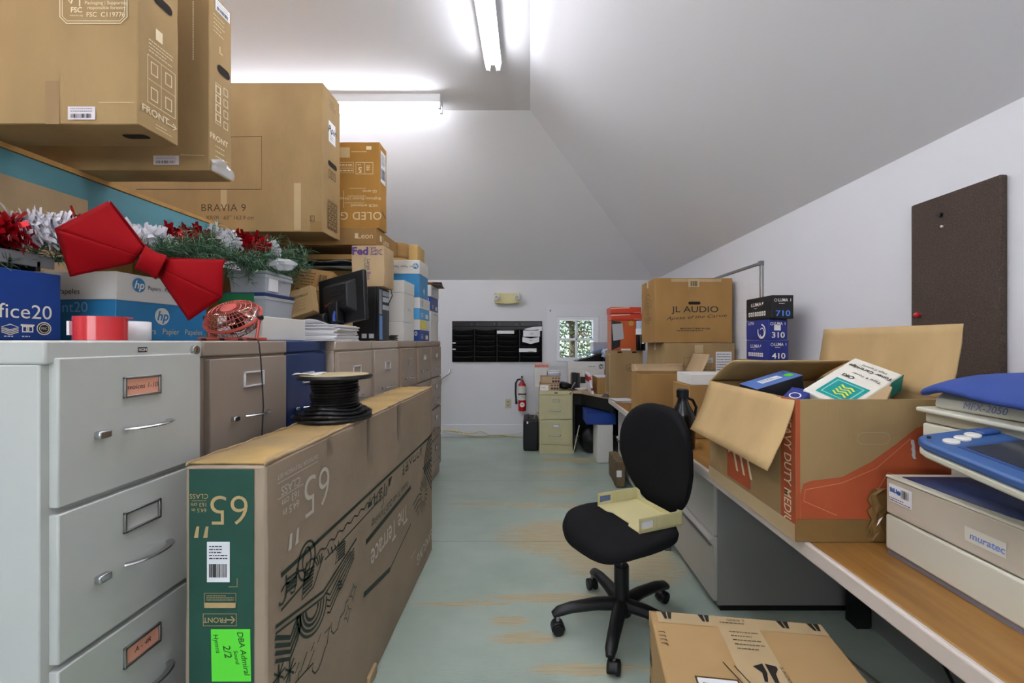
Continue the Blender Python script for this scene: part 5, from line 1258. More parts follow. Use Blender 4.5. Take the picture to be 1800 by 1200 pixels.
# second carton and the JL carton
t, fr = carton_at('sealed_carton', 'tan sealed carton with barcode labels under the lettered subwoofer carton', 1.09, 1.665, 3.47, 3.98, ZK, 1.308, mat=K1, seed=3)
Y0 = 3.47; X0 = 1.09; q = lambda px, py: (fx(px,Y0,X0), Z_at(py,Y0)-ZK)
label_on(t, fr['front'], *q(1215,643), *q(1230,629), WHITE, 'barcode_label', 3)
label_on(t, fr['front'], *q(1231,637), *q(1253,628), pbr('grey_label','#b9bac0',.6), 'barcode_label', 5)
p = label_on(t, fr['front'], *q(1258,655), *q(1286,618), WHITE, 'shipping_label', 6, bars=False)
Print(fr['front'],.002).lines(q(1260,0)[0], q(0,652)[1], q(1284,0)[0], q(0,620)[1], 7, .005, 7).build('label_printing', INK, p)
p = Print(fr['front']); p.frame(*q(1202,645), *q(1250,628), .002)
for i, px in enumerate((1208,1219,1229,1240,1248,1255)):
    x, z = q(px,651); 
    if i == 0: p.poly([(x-.014,z),(x,z+.016),(x+.014,z)]); p.rect(x-.007,z-.014,x+.007,z)
    elif i == 1: p.disc(x,z+.008,.009); p.rect(x-.002,z-.014,x+.002,z)
    elif i == 2: p.poly([(x-.018,z),(x-.01,z+.012),(x+.01,z+.012),(x+.018,z)]); p.rect(x-.001,z-.014,x+.001,z)
    else: p.ring(x,z,.01,.003,12)
p.build('handling_marks', INK, t)
Print(fr['front'],.0011).rect(*q(1221,620), *q(1236,606)).build('tape_end', TAPEC, t)
p = Print(fr['left']); 
for i in range(3): p.text(('100','MSR','#770')[i], .28, .32-.045*i, .045)
p.lines(.2,.14,.34,.2,2,.006); p.build('handwriting', INKB, t)
Y0 = 3.5; X0 = X_at(1151,Y0); X1_ = X_at(1288,Y0); Z0 = 1.3095
t, fr = carton_at('subwoofer_carton', 'large tan carton lettered JL AUDIO on top of the sealed carton', X0, X1_, Y0, 3.92, Z0, Z_at(488,Y0), mat=K3, seed=5)
q = lambda px, py: (fx(px,Y0,X0), Z_at(py,Y0)-Z0)
p = Print(fr['front']); p.text('JL AUDIO', *q(1222.5,544), .07, 0, .006, width=.385); p.text('Apesa ef the Carvie', *q(1224,557), .036, 3, 0, .35, width=.5)
p.text('MANUFACTURED IN USA', *q(1222,577.5), .017, 0, .03, width=.245); p.lines(*q(1190,582.5), *q(1254,579.5), 1, .006); p.build('black_lettering', INK, t)
hand_hole(t, fr['front'], *q(1220.5,532.5), .1, .024)
Print(fr['front'],.0012).rect(*q(1210,504), *q(1229,490)).build('tape_end', TAPEC, t); Print(fr['front'],.0018).bars(*q(1214,503), *q(1226,494), 7, 5).build('tape_writing', INKB, t)
Print(fr['front'],.001).rect(*q(1180,495), *q(1268,490)).build('torn_strip', K2, t)
p = Print(fr['left']); 
for k in range(3): p.ring(.22,.29,.045+.03*k,.006,16,0,180,1.2)
p.ring(.22,.28,.03,.006,16,0,360,1.3); p.text('JL AUDIO',.22,.2,.05); p.lines(.15,.16,.3,.18,1,.006); p.build('ornament_print', INKB, t)
# small open carton
t, fr = open_carton('open_carton', 'small open tan carton on the counter in front of the lettered stack', .43, .33, .345, (1.03, 3.275, ZK), 0, K3, [('right', .16, 25, 0), ('back', .06, 12, 0)], inner=K2)
Print(fr['front'],.0012).rect(.26,.235,.36,.345).build('tape_patch', TAPE, t); Print(fr['front'],.0012).poly([(.3,.04),(.34,.075),(.37,.05),(.41,.06),(.4,.0),(.3,.0)]).build('tape_patch', TAPE, t)
rows = [[(1.245-1.03+.11*j/6, -.16+.02*math.sin(j*.5)-.0, .345-.20*i/6-.03*math.sin(PI*j/6)*(1-i/6)-.05*j/6) for j in range(7)] for i in range(7)]
MB().grid(rows).build('folded_flap', K2, t, solid=.004)
t = thing('black_jug', 'black bottle with ribbed cap standing on the counter behind the big open carton', 'bottle', (X_at(1200,2.36), 2.36, ZK))
MB().lathe([(0,0),(.062,0),(.066,.006),(.066,.16),(.06,.19),(.036,.235),(.028,.26),(.026,.285),(0,.285)], 28).build('bottle_body', BLACKG, t)
mb = MB().lathe([(.03,.272),(.03,.318),(.026,.322),(0,.322)], 28)
for i in range(20):
    a = 2*PI*i/20; mb.tube([(.0305*math.cos(a),.0305*math.sin(a),.275),(.0305*math.cos(a),.0305*math.sin(a),.315)], .0022, 4)
mb.build('ribbed_cap', BLACKP, t)
MB().tube([(.03,0,.27),(.055,0,.26),(.075,0,.22),(.066,0,.17)], .008, 8).build('side_handle', BLACKG, t)
t, fr = carton_at('tan_carton', 'tan carton behind the black bottle carrying a flat white box', .955, 1.25, 2.56, 2.86, ZK, ZK+.32, mat=K3, seam=None)
t = thing('flat_white_box', 'flat white box lying on the tan carton behind the big open carton', 'box', (1.12, 2.7, ZK+.321)); MB().box(-.15,.12,-.13,.12,0,.065).build('box_body', WBOX, t, bevel=.003)
# camera boxes
NAV = pbr('navy_board','#1b2a78',.4); BKB = pbr('black_board','#15161a',.4)
Y0 = 2.62; LX0, LX1 = X_at(1352,Y0), X_at(1386,Y0); zb_ = Z_at(628,Y0)-.02
t, fr = carton('plain_carton', 'plain carton standing under the dark blue camera boxes', .2, .3, zb_-ZK-.001, ((LX0+LX1)/2+.0, Y0+.16, ZK), mat=K1, seam=None)
def luma(label, mat, num, x0, x1, y0, d, z0, z1, numm, ring=False):
    t, fr = carton_at('camera_box', label, x0, x1, y0, y0+d, z0, z1, mat=mat, seam=None, dent=.001, group='stacked camera boxes by the right wall'); w, h = x1-x0, z1-z0
    p = Print(fr['front']); p.text('LUMA', w*.5, h*.78, .026, 0, .02, width=w*.46); p.ring(w*.17,h*.78,.008,.0025,14); p.rect(w*.84,h*.73,w*.87,h*.85); p.lines(w*.32,h*.62,w*.68,h*.66,1,.003); p.build('white_lettering', INKW, t)
    Print(fr['front']).text(num, w*.5, h*.22, .048, 0, .015, width=w*.66).build('model_number', numm, t)
    p = Print(fr['left']); 
    if ring: p.ring(d*.72,h*.42,h*.33,h*.07,24,-200,90,1.0); p.ring(d*.74,h*.36,h*.2,h*.05,24,-160,140,1.1); p.text('LUMA',d*.25,h*.85,.03)
    else:
        p.text('LUMA', d*.42, h*.68, .032, 0, .01, width=d*.4); p.poly([(d*.64,h*.72),(d*.7,h*.78),(d*.68,h*.64)]); p.lines(d*.35,h*.5,d*.5,h*.54,1,.003)
        for i in range(8): p.frame(d*(.12+.085*i),h*.17,d*(.18+.085*i),h*.36,.006)
    p.build('white_lettering', INKW, t); return t, fr
g3 = LX1-LX0; zA = zb_; zB = Z_at(597,Y0); zCc = Z_at(560.5,Y0); zDd = Z_at(519,Y0)
luma('dark blue camera box numbered 410 at the bottom of the stack', NAV, '410', LX0-.004, LX1+.002, Y0, .27, zA, zB-.001, INKW)
t, fr = luma('dark blue camera box numbered 310 in the middle of the stack', NAV, '310', LX0-.004, LX1-.003, Y0+.002, .27, zB, zCc-.001, INKW, True)
Print(fr['front'],.002).rect(.035,.058,.075,.09).build('white_sticker', WHITE, t)
luma('black camera box numbered 710 on top of the stack', BKB, '710', LX0-.0, LX1+.014, Y0-.03, .31, zCc, zDd, pbr('blue_print','#4a7fe0',.5))
# whiteboard
t = thing('whiteboard', 'aluminium framed whiteboard on the right wall behind the camera boxes', 'whiteboard', (XR, 3.75, .95))
y1, y0 = .62, -.62; zt = Z_at(458,3.11)-.95
t.location.y = 3.13+.62
MB().box(-.014,0,y0+.01,y1-.01,.01,zt-.01).build('board', pbr('whiteboard_enamel','#e6e7ea',.15), t)
mb = MB(); mb.box(-.022,0,y0,y0+.022,0,zt).box(-.022,0,y1-.022,y1,0,zt).box(-.022,0,y0,y1,zt-.022,zt).box(-.022,0,y0,y1,0,.022); mb.build('frame', STEEL, t, bevel=.003)
mb = Print(((-.014,y1,0),(0,-1,0),(0,0,1)),.0008)
for i in range(9): mb.rect(.05,.1+.1*i,1.2,.1015+.1*i)
mb.rect(1.06,.05,1.062,.9); mb.build('faint_grid', pbr('pale_grey_print','#c4c8cc',.5), t)
MB().box(-.03,.0,y0-.004,y0+.03,zt-.03,zt+.004).build('corner_cap', pbr('grey_cap','#6e7176',.4), t, bevel=.003)
# carpet covered panel
CAR = pbr('dark_brown_carpet','#4f443d',.95,var=.28,vscale=180,bump=.9,bscale=260,bstretch=(1,1,.6),spec=.1)
t = thing('carpet_panel', 'dark brown carpet covered board leaning flat on the right wall', 'panel', (XR-.001, 1.71, .98))
MB().box(-.028,0,-.18,.18,0,.94).build('board', CAR, t, bevel=.006)
MB().cyl((-.028,.04,.86),(-.04,.04,.86),.009,n=14).build('dark_knob', BLACKP, t); MB().ball((-.031,.035,.81),.006,10).build('pale_pin', pbr('ivory_pin','#cfc6b0',.4), t)
MB().cyl((-.028,.137,.455),(-.04,.137,.455),.007,n=10).ball((-.042,.137,.455),.011,10).build('red_push_pin', REDP, t)
# ================================================================ big open carton
BW, BD, BH = .455, .60, .415
HX0, HY0 = .775, 1.245
t, fr = open_carton('moving_carton', 'large open moving carton printed HEAVY DUTY MEDIUM on the counter', BW, BD, BH, (HX0+BW/2, HY0+BD/2, ZK), 0, K1, [('left', .225, 158, .0), ('right', .225, 10, 0), ('back', .225, -65, .0), ('front', .20, 176, 0)][:3], inner=KI)
ORP = pbr('orange_print','#a94e2a',.65,var=.1,vscale=9)
FL = fr['left']; FF = fr['front']
def SL(px, py):   # left face plane x=HX0 ; face x runs from the far end
    Y = HX0*F/(px-CX); return (HY0+BD-Y, EYE-(py-CY)/F*Y-ZK)
Print(FL,.001).rect(BD-.072, .0, BD, BH).build('orange_corner_stripe', ORP, t)
Print(FF,.001).rect(.0,.0,.012,BH).build('orange_corner_stripe', ORP, t)
p = Print(FL,.0022); p.text('HEAVY DUTY MEDIUM', BD-.038, .19, .05, -90, .01, width=.36); p.build('pale_lettering', INKC, t)
Print(FL,.001).rect(.17,.06,.345,.235).build('orange_square', ORP, t)
p = Print(FL,.002)
for i in range(3): p.poly([(.19+.05*i,.235),(.205+.05*i,.235),(.26+.05*i,.1),(.245+.05*i,.1)])
p.poly([(.18,.15),(.3,.22),(.3,.235),(.18,.165)]); p.build('slanted_pale_lettering', INKC, t)
def SFr(px, py): return (X_at(px,HY0)-HX0, Z_at(py,HY0)-ZK)
P_ = [(1407,912),(1406,870),(1412,850),(1425,845),(1480,838),(1530,812),(1575,780),(1610,752),(1650,740),(1680,735),(1680,830),(1660,880),(1640,912)]
Print(FF,.001).poly([ (min(BW-.002,x),z) for x,z in [SFr(*q) for q in P_]]).build('orange_swoosh', ORP, t)
p = Print(FF,.002); p.line([(min(BW-.004,x),z) for x,z in [SFr(*q) for q in ((1470,905),(1412,880),(1415,860),(1480,848),(1540,822),(1600,770))]], .0012)
p.line([SFr(*q) for q in ((1530,880),(1560,830),(1600,842))], .002); p.frame(*SFr(1540,890), *SFr(1556,858), .003); p.build('pale_line_art', pbr('pale_orange_print','#d79a74',.7), t)
p = Print(FF,.0012); a = SFr(1535,770); p.line([(a[0]+x*1.0, a[1]+z) for x, z in stadium(.095,.034)], .0016, True); p.build('hand_hole_score', K4, t)
tp = pbr('glossy_brown_tape','#80633a',.22,coat=.3,var=.1)
Print(FF,.0025).rect(.0,.0,BW,.065).build('bottom_tape', tp, t); Print(FL,.0025).rect(0,.0,BD,.05).build('bottom_tape', TAPEC, t)
rows = []; rr = random.Random(3)
for i in range(8):
    rows.append([SFr(1522+34*j/5+i*0+(6 if i % 2 else 0), 948-88*i/7+rr.uniform(-6,6)) for j in range(6)])
mb = MB()
fo = V(FF[0]); mb.grid([[(fo.x+x, fo.y-.004-.006*rr.random(), fo.z+z) for x, z in r] for r in rows]).build('crumpled_tape', tp, t, solid=.0008, smooth=0)
mb = MB(); a = SFr(1600,790)
mb.grid([[(fo.x+a[0]-.005+.01*j/3+.008*i/6, fo.y-.003-.006*rr.random(), fo.z+a[1]+.03-.055*i/6) for j in range(4)] for i in range(7)]).build('loose_tape_end', pbr('crinkled_film','#e6e9ec'), t, solid=.0008, smooth=0)
# contents
ZI = ZK+.006
t, fr = carton('filler_carton', 'plain carton low inside the open moving carton', BW-.03, BD-.03, .285, (HX0+BW/2, HY0+BD/2, ZI), mat=K1, seam=None, dent=.001)
ZI += .331
t = thing('ink_box', 'blue and black ink box with green dot in the open moving carton', 'box', at(1335,690,1.5)+V((0,0,0)), rot=(R(8), R(-20), R(24)))
t.location = (.905, 1.60, ZI+.075); t.rotation_euler = (R(8), R(-14), R(12))
MB().box(-.1,.1,-.045,.045,-.03,.03).build('box_body', pbr('black_blue_board','#23262e',.4), t, bevel=.002)
Print(((-.1,-.045,.03),(1,0,0),(0,1,0)),.001).rect(0,0,.2,.09).build('blue_top_print', pbr('periwinkle_print','#5270ad',.4), t); Print(((-.1,-.045,.03),(1,0,0),(0,1,0)),.002).rect(.05,.03,.14,.06).build('white_panel', WHITE, t); Print(((-.1,-.045,.03),(1,0,0),(0,1,0)),.002).disc(.17,.035,.016).build('green_dot', pbr('green_dot','#58c93a',.5), t)
Print(((-.1,-.045,.03),(1,0,0),(0,1,0)),.003).lines(.055,.035,.135,.055,2,.003).build('small_print', INK, t)
for k, (px, rz_, ry, lb) in enumerate(((1392,30,-25,'small navy ink box next to the one with a green dot'),(1408,38,-42,'small navy ink box with white label leaning beside the teal package'))):
    t = thing('ink_box', lb, 'box', (X_at(px,1.45), 1.45+.03*k-.02, ZI+.04), rot=(R(10), R(ry), R(rz_))); MB().box(-.035,.035,-.03,.03,-.03,.03).build('box_body', pbr('navy_gloss_board','#1c2f7a',.35), t, bevel=.002)
    p = Print(((-.035,-.03,.03),(1,0,0),(0,1,0)),.001); p.ring(.035,.03,.016,.004,16); p.build('white_ring', INKW, t)
    Print(((-.035,-.03,-.03),(1,0,0),(0,0,1)),.001).rect(.02,.008,.06,.03).build('white_label', WHITE, t)
t = thing('toner_package', 'white and teal toner package lying tilted in the open moving carton', 'box', (X_at(1500,1.42), 1.43, ZI+.085), rot=(R(22), R(-24), R(16)))
MB().box(-.13,.13,-.075,.075,-.032,.032).build('box_body', pbr('cream_board','#e0dccf',.5), t, bevel=.006)
FT = ((-.13,-.075,.032),(1,0,0),(0,1,0)); FS = ((-.13,-.075,-.032),(1,0,0),(0,0,1))
Print(FT,.001).rect(.02,.015,.125,.12).build('teal_panel', pbr('teal_print','#0f8f8a',.5), t); Print(FT,.002).frame(.03,.025,.115,.11,.004).build('pale_frame', pbr('pale_teal_print','#7cc6bf',.5), t)
p = Print(FT,.002); [p.line([(.045+.014*i,.04),(.055+.014*i,.055),(.045+.014*i,.07),(.055+.014*i,.085)], .006) for i in range(4)]; p.build('yellow_zigzag', pbr('yellow_print','#d3d243',.5), t)
p = Print(FT,.002); p.text('OKI',.15,.1,.022,90,.02); p.text('Type 9 Toner',.175,.06,.016,90); p.text('Toner Cartridge',.21,.07,.02,90,.02); p.text('High Capacity',.23,.07,.014,90); p.build('black_lettering', INK, t)
Print(FS,.001).rect(0,0,.2,.03).build('navy_band', pbr('navy_print','#1f3a78',.5), t); p = Print(FS,.002); p.text('Toner', .05,.015,.02,0,.02); p.text('Home', .12,.015,.02,0,.02); p.build('white_lettering', INKW, t)
Print(FS,.001).rect(.2,.0,.26,.064).build('teal_corner', pbr('teal_print','#0f8f8a'), t); Print(FT,.002).poly([(.0,.0),(.03,.0),(.02,.05),(.0,.06)]).build('red_corner', pbr('crimson_print','#b03040',.5), t)
t = thing('padded_mailer', 'grey padded mailer beneath the teal toner package', 'mailer', (X_at(1490,1.36), 1.36, ZI+.03), rot=(R(6), R(-14), R(8)))
rows = [[(-.14+.28*j/10, -.08+.17*i/6, .012*math.sin(PI*j/10)*math.sin(PI*i/6)+.004*math.sin(j*2.1+i)) for j in range(11)] for i in range(7)]
MB().grid(rows).build('mailer_body', pbr('grey_mailer','#a29d92',.6), t, solid=.012)
t = thing('torn_kraft_box', 'torn tan box end poking out at the right of the toner package', 'box', (X_at(1545,1.36), 1.37, ZI+.05), rot=(R(20), R(-30), R(30)))
MB().prism([(-.05,-.03),(.05,-.02),(.06,.02),(-.04,.03)], -.04, .04).build('box_body', K2, t, bevel=.002)
# ================================================================ copier
CRM = pbr('copier_cream','#d3d1bf',.42); CRD = pbr('copier_beige','#bfb6a4',.45); CBL = pbr('copier_navy','#27365f',.42); CPB = pbr('control_panel_blue','#395a8e',.38); LCD = pbr('dark_lcd','#3a3d45',.2)
t = thing('copier', 'cream and blue multifunction copier on the near end of the counter', 'copier', (1.33, .80, ZK), R(-1.5))
# local frame: x to the wall, y along the counter; front face at x=-.355, far end y=.375
x0, x1, ya, yb = -.355, .33, -.30, .375
MB().box(x0+.004, x1, ya, yb-.004, 0, .012).build('base_plinth', pbr('grey_violet_plastic','#77737c',.5), t)
MB().box(x0, x1, ya, yb, .012, .108).build('paper_cassette', CRM, t, bevel=.006)
MB().box(x0+.002, x1, ya, yb-.001, .111, .2085).build('front_cover', CRD, t, bevel=.004)
tp_ = MB(); tp_.prism([(x0,ya),(x1,ya),(x1,yb),(x0,yb)], .2085, .216); tp_.build('upper_rim', CRM, t, bevel=.004)
rows = []
for i in range(13):
    y = ya+.02+(yb-.03-ya-.02)*i/12
    rows.append([(x0+.022+.42*j/6+.035*(1/(1+math.exp((y-.02)*28)))*(1-j/6), y, .2172-.0*j) for j in range(7)])
MB().grid(rows).build('output_tray', CBL, t, solid=.0015)
MB().box(-.02, x1, ya, .16, .216, .294).build('inner_body', CBL, t, bevel=.01)
MB().box(.05, x1, .16, yb-.02, .216, .296).build('rear_column', CRM, t, bevel=.006)
MB().box(.052, .3, yb-.02, yb-.012, .23,.3).build('side_vent', BLACKP, t)
MB().box(-.10,.05,-.05,.1,.235,.275).build('paper_exit_flap', pbr('pale_grey_plastic','#b9bcc6',.4), t, bevel=.006)
MB().box(-.262, x1, ya, yb-.008, .295, .362).build('scanner_body', CRM, t, bevel=.006)
MB().box(-.257, x1-.01, ya, yb-.012, .3635, .39).build('platen_cover', pbr('platen_cream','#c9c3ae',.45), t, bevel=.004)
rows = []
for i in range(9):
    y = ya+(yb-.008-ya)*i/8; z = .403-.012*((yb-y)/(yb-ya))
    rows.append([(-.28+.58*j/6, y, z-.004*(j == 0)) for j in range(7)])
MB().grid(rows).build('document_lid', CRM, t, solid=.012, bevel=.004)
mb = MB(); pr = [(-.255,.0),(-.25,.028),(-.23,.045),(-.19,.05),(.3,.05),(.3,0)]
mb.prism(pr, -.07, .345, Matrix(((1,0,0,0),(0,0,1,0),(0,1,0,.405),(0,0,0,1)))); mb.build('document_feeder', CRM, t, bevel=.012, seg=3)
MB().box(-.24,.3,-.28,-.072,.406,.43).build('feeder_tray', BLACKP, t, bevel=.004)
Print(((-.2555,.345,.405),(0,-1,0),(.17,0,.98)),.002).text('MFX-2050', .135, .018, .024, 0, .0, .15).build('model_lettering', pbr('violet_print','#6f7fae',.5), t)
# control panel: a tilted slab standing proud of the scanner towards the aisle
cp = Matrix.Translation((-.345, .205, .352)) @ Matrix.Rotation(R(7),4,'X') @ Matrix.Rotation(R(-8),4,'Y')
poly = [(-.09,-.5),(.085,-.5),(.085,-.015),(.07,0),(-.055,0),(-.078,-.012),(-.088,-.04)]
MB().prism(poly, -.002, .02, cp).build('control_panel', CPB, t, bevel=.006)
MB().prism([(x*.97,y*.985) for x,y in poly], -.022, -.002, cp).build('panel_underside', CRM, t, bevel=.006)
def disk(x, y, r, m, nm, sx=1): MB().lathe([(0,.0205),(r,.0205),(r,.024),(r*.9,.025),(0,.025)], 20, cp @ Matrix.Translation((x,y,0)), sx, 1).build(nm, m, t)
BTN = pbr('pale_button','#dcdad2',.4)
for x, y in ((-.045,-.06),(-.013,-.052),(.018,-.043)): disk(x, y, .0145, BTN, 'round_button')
MB().box(.035,.075,-.05,-.022,.02,.028, cp).build('blue_button', pbr('deep_blue_button','#294a86',.35), t, bevel=.006)
disk(-.064, -.026, .004, INK, 'indicator_lamp')
MB().prism([(-.055,-.46),(.075,-.46),(.075,-.085),(-.055,-.085)], .0202, .021, cp).build('display_bezel', pbr('bezel_blue','#2c4577',.4), t)
MB().prism([(-.045,-.45),(.07,-.45),(.07,-.095),(-.045,-.095)], .0212, .022, cp).build('display', LCD, t)
# labels on the front cover: u runs towards the camera
FRo = ((x0+.002, yb, 0), (0,-1,0), (0,0,1))
lb_ = Print(FRo,.0012).rect(.012,.148,.085,.196).build('white_sticker', WHITE, t); p = Print(FRo,.0022); p.bars(.052,.168,.078,.19,9,4); p.lines(.014,.15,.08,.162,2,.002); p.build('sticker_print', INK, lb_)
p = Print(FRo,.0022); p.text('BiLL', .03,.18,.016,0,.04); p.disc(.045,.178,.006); p.build('blue_sticker_print', pbr('sticker_blue','#2c5fa8',.5), lb_)
Print(FRo,.0014).rect(.222,.137,.308,.17).build('name_recess', pbr('recess_beige','#d6d2c4',.4), t); q = Print(FRo,.0026); q.text('muratec', .27,.152,.022,0,.01,.15).build('blue_name_lettering', pbr('violet_blue_print','#6f8ad0',.5), t)
Print(FRo,.002).line([(.222,.137),(.222,.17),(.308,.17)], .002).build('recess_edge', CRD, t)
# blue cloth thrown over the copier
CLO = pbr('royal_blue_cloth','#2f478c',.8,bump=.3,bscale=90,bstretch=(1,6,1))
clo = thing('blue_cloth', 'royal blue ribbed cloth folded over the top of the copier', 'cloth', (1.35, .88, ZK+.455))
rows = []; n, m = 22, 24
for i in range(n+1):
    v_ = i/n; row = []
    for j in range(m+1):
        u_ = j/m
        x = -.295-.08*v_+(.6+.08*v_)*u_; y = .285-.62*v_-.06*u_*(1-v_)
        edge = max(0, .2-u_)/.2; far = max(0, .14-v_)/.14
        z = .014+.038*math.sin(PI*min(.6,u_*.8))+.012*v_*u_
        z -= .035*edge**2*(.35+v_)+.02*far**2
        z += .004*math.sin(u_*9+v_*7)+.003*math.sin(v_*16-u_*5)
        row.append((x, y, z))
    rows.append(row)
MB().grid(rows).build('cloth_sheet', CLO, clo, solid=.022, sub=1, bevel=.008)
# ================================================================ carton on the floor in front
Y_, zt = 1.2, .48
A = V((X_at(1140,1.334), 1.334)); 
a0 = R(-7.6)
t = thing('audio_carton', 'tan taped carton with black logo marks on the floor in front of the counter', 'box', (0,0,0), a0)
CWd, CDp = .50, .60
d0 = .842*F/(1072-600)
A = V((X_at(1141,d0), d0, 0)); ux = V((math.cos(a0), math.sin(a0), 0)); uy = V((-math.sin(a0), math.cos(a0), 0))
t.location = A+ux*(CWd/2)-uy*(CDp/2)
worn_box(MB(), CWd, CDp, .478, .003, 12, 4).build('box_body', pbr('kraft_smooth','#ad8e62',.8,var=.04,vscale=4,spec=.2), t, bevel=.006, merge=True)
fr = faces_of(CWd,CDp,.478); FT = fr['top']
Print(FT,.001).rect(.02,CDp-.055,CWd-.005,CDp-.004).build('edge_tape', TAPEC, t); Print(FT,.0016).rect(CWd*.5-.06,.0,CWd*.5+.055,CDp-.055).build('centre_tape', TAPEC, t)
Print(fr['back'],.001).rect(.0,.43,CWd,.476).build('edge_tape', TAPEC, t)
def wing(p, x, y, s, rot=0):
    c, q = math.cos(R(rot)), math.sin(R(rot)); 
    for pts in ([(-.5,.5),(-.05,.5),(-.05,-.5),(-.28,-.5)], [(.05,.5),(.5,.5),(.28,-.5),(.05,-.5)]): p.poly([(x+(a*c-b*q)*s, y+(a*q+b*c)*s) for a, b in pts])
p = Print(FT,.0026)
for x in (.05,.16,.385,.47): wing(p, x, CDp-.022, .032)
p.text('JL AUDIO', .25, CDp-.02, .012, 180); p.lines(.2,CDp-.04,.3,CDp-.028,1,.003)
p.lines(.215,CDp-.15,.295,CDp-.065,5,.003,4)
x_, y_ = .262, CDp-.225
p.poly([(x_+a*.66,y_+b*.66) for a,b in [(-.045,.03),(-.003,.05),(-.003,.0),(-.018,-.045),(-.03,-.045),(-.022,.0)]]); p.poly([(x_+a*.66,y_+b*.66) for a,b in [(.006,.05),(.045,.04),(.045,.025),(.028,.0),(.022,-.045),(.006,-.045)]])
p.text('JL AUDIO', x_+.042, y_, .012, -90)
p.line([(.16,CDp-.2),(.195,CDp-.29)],.003); p.line([(.185,CDp-.21),(.215,CDp-.29)],.003); p.build('black_print', INK, t)
p = label_on(t, FT, .08, CDp-.44, .175, CDp-.262, None, 'shipping_label', 3, lift=.0024)
Print(FT,.0018).frame(.075,CDp-.445,.18,CDp-.256,.004).build('label_border', INKB, t)
q = Print(fr['left'],.0014)
for i in range(4): q.line([(.03+.0*i,.44-.02*i),(.045,.437-.02*i)], .003)
for i in range(4): wing(q, .045, .36-.09*i, .045, 90)
q.build('black_print', INK, t); q = Print(FT,.0026)
for i in range(4): q.line([(.012,CDp-.10-.016*i),(.028,CDp-.10-.016*i),(.03,CDp-.106-.016*i)], .003)
q.build('black_print', INK, t)
# ================================================================ office chair
FAB = pbr('black_chair_fabric','#131315',.85,bump=.25,bscale=400,spec=.25,var=.2,vscale=6)
CHX, CHY = .425, 1.985
fdir = V((-.85,-.53,0)).normalized(); ang = math.atan2(fdir.x, -fdir.y)   # local -y is the front of the chair
ch = thing('office_chair', 'black armless swivel office chair with a beige tray on its seat', 'chair', (CHX, CHY, 0), -ang)
ch.rotation_euler.z = math.atan2(-fdir.x, fdir.y)+PI
# seat: rounded waterfall pad
def pad(mb, cx, cy, cz, outline, th, dome, curve):
    rings = []; K = len(outline)
    prof = [(1-.10,-th/2),(1-.02,-th*.36),(1,0),(1-.03,th*.33),(1-.12,th*.5),(.6,th*.5+dome*.7),(.3,th*.5+dome*.95)]
    for s, z in prof: rings.append([(cx+x*s, cy+y*s, cz+z+curve(x*s,y*s)) for x, y in outline])
    mb.grid(rings, closed=True); top = (cx, cy, cz+th*.5+dome+curve(0,0)); bot = (cx, cy, cz-th/2+curve(0,0))
    n = len(mb.v)-len(prof)*K; mb.v += [V(top), V(bot)]; ti = len(mb.v)-2
    L_ = n+(len(prof)-1)*K
    for j in range(K): mb.f.append((L_+j, L_+(j+1)%K, ti)); mb.f.append((n+(j+1)%K, n+j, ti+1))
def super_(rx, ry, e, n=40, fn=None):
    o = []
    for i in range(n):
        a = 2*PI*i/n; c_, s_ = math.cos(a), math.sin(a)
        x = rx*math.copysign(abs(c_)**(2/e), c_); y = ry*math.copysign(abs(s_)**(2/e), s_); o.append(fn(x, y) if fn else (x, y))
    return o
mb = MB(); out = super_(.25,.235,2.9,44, lambda x, y: (x*(1-.10*(y/.235) if y > 0 else 1), y))
pad(mb, 0, -.01, .455, out, .062, .004, lambda x, y: -.035*max(0,(-y-.1)/.13)**2+.018*max(0,(abs(x)-.12)/.13)**2)
mb.build('seat', FAB, ch, smooth=60)
mb = MB(); out = super_(.225,.275,2.7,44, lambda x, y: (x*(1-.26*max(0,-y/.275)), y))
pad(mb, 0, 0, 0, out, .05, .004, lambda x, y: 1.3*x*x-.18*max(0,y-.1)**2)
TM = Matrix.Translation((-.01,.285,.735)) @ Matrix.Rotation(R(7),4,'X') @ Matrix.Rotation(R(5),4,'Y') @ Matrix.Rotation(R(90),4,'X')
mb.v = [TM @ v_ for v_ in mb.v]
mb.build('backrest', FAB, ch, smooth=60)
MB().tube([(0,.05,.405),(0,.22,.405),(0,.29,.43),(0,.315,.52),(0,.315,.70)], .026, 10, flat=.5).build('back_post', BLACKP, ch)
MB().box(-.07,.07,-.1,.1,.392,.424).build('seat_plate', BLACKP, ch, bevel=.006)
MB().lathe([(0,.335),(.03,.335),(.036,.34),(.036,.395),(0,.395)], 24).build('column_shroud', BLACKP, ch)
MB().cyl((0,0,.27),(0,0,.345),.012,n=16).build('gas_piston', CHROME, ch)
MB().lathe([(.02,.284),(.031,.284),(.034,.28),(.034,.13),(.045,.1),(.045,.06),(0,.06)], 24).build('base_column', BLACKP, ch)
base = bpy.data.objects.new('star_base', None)
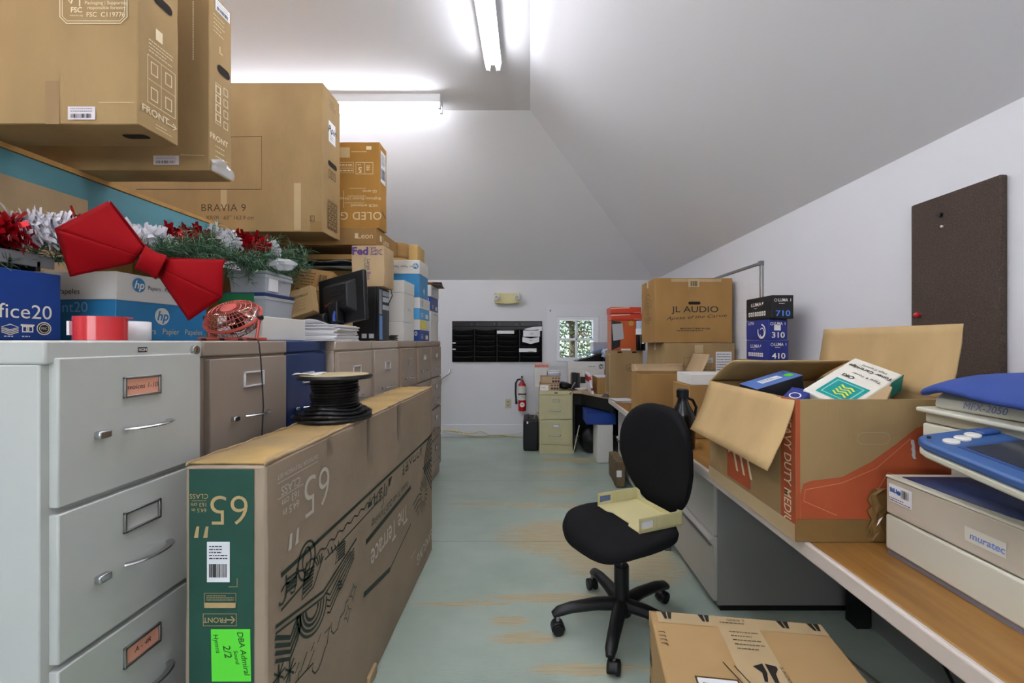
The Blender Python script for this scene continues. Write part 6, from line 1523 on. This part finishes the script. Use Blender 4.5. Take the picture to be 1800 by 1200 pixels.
for k, aw in enumerate((188, 250, 322, 34, 106)):
    a = R(aw)-ch.rotation_euler.z; d = V((math.cos(a), math.sin(a), 0))
    lg = MB().tube([d*.02+V((0,0,.105)), d*.12+V((0,0,.112)), d*.24+V((0,0,.105)), d*.30+V((0,0,.092)), d*.325+V((0,0,.078))], [.034,.031,.027,.025,.017], 12, flat=.85).build('base_leg', BLACKP, ch)
    s = V((-d.y, d.x, 0)); c0 = d*.305+V((0,0,.0255)); c0 = c0+s*.012
    for sg in (-1,1): MB().cyl(c0+s*(sg*.009), c0+s*(sg*.026), .0255, n=20).build('caster_wheel', BLACKR, lg, bevel=.003)
    MB().cyl(c0+V((0,0,.012)), c0+V((0,0,.058)), .008, n=10).build('caster_stem', STEEL, lg)
    rows = [[c0+s*(sy*.023)+d*(.029*math.cos(b))+V((0,0,.029*math.sin(b)+.002)) for b in [R(-10+200*i/10) for i in range(11)]] for sy in (-1,-.5,.5,1)]
    MB().grid([[tuple(p) for p in r] for r in rows]).build('caster_hood', BLACKP, lg, solid=.003)
# letter tray on the seat
TRY = pbr('aged_beige_plastic','#c9c08f',.45)
P0, P1, P2 = V((.47,1.835,0)), V((.303,2.142,0)), V((.685,1.925,0))
ex = (P2-P0).normalized(); ey = V((-ex.y, ex.x, 0)); tc = P0+ex*.118+ey*.17
lt = thing('letter_tray', 'beige plastic letter tray lying on the black office chair seat', 'letter tray', (tc.x, tc.y, .4915), math.atan2(ex.y, ex.x))
mb = MB(); L0, W0 = .17, .118
MB().prism([(-W0,-L0),(W0,-L0),(W0,L0),(-W0,L0),(-W0,.09),(-W0+.018,.06),(-W0+.018,-.07),(-W0,-.09)], .003, .007).build('tray_floor', pbr('aged_cream_plastic','#d2c996',.45), lt)
for sg, y in ((-1,-L0),(1,L0)):
    e = MB(); y0, y1 = (y, y+.006) if sg < 0 else (y-.006, y)
    e.box(-W0,-W0+.012,y0,y1,0,.065).box(-W0+.075,W0,y0,y1,0,.065).box(-W0+.012,-W0+.075,y0,y1,0,.018).box(-W0+.012,-W0+.075,y0,y1,.05,.065)
    ew = e.build('end_wall', TRY, lt, bevel=.001)
    rb = MB(); yy = y-.0025 if sg < 0 else y
    for side in (y0-.002, y1):
        for i in range(22): rb.box(-W0+.085+.0066*i, -W0+.0885+.0066*i, side, side+.002, .008, .06)
    rb.build('rib_pattern', TRY, ew)
    MB().box(-W0+.014,-W0+.073,(y0+y1)/2-.001,(y0+y1)/2+.001,.022,.048).build('name_card' if sg < 0 else 'blue_name_card', WHITE if sg < 0 else pbr('dull_blue_card','#5d6f96',.5), ew)
MB().prism([(-L0,.0),(L0,.0),(L0,.065),(L0-.03,.06),(L0-.045,.028),(-L0+.045,.028),(-L0+.03,.06),(-L0,.065)], W0-.005, W0, Matrix(((0,0,1,0),(1,0,0,0),(0,1,0,0),(0,0,0,1)))).build('side_wall', TRY, lt, bevel=.001)
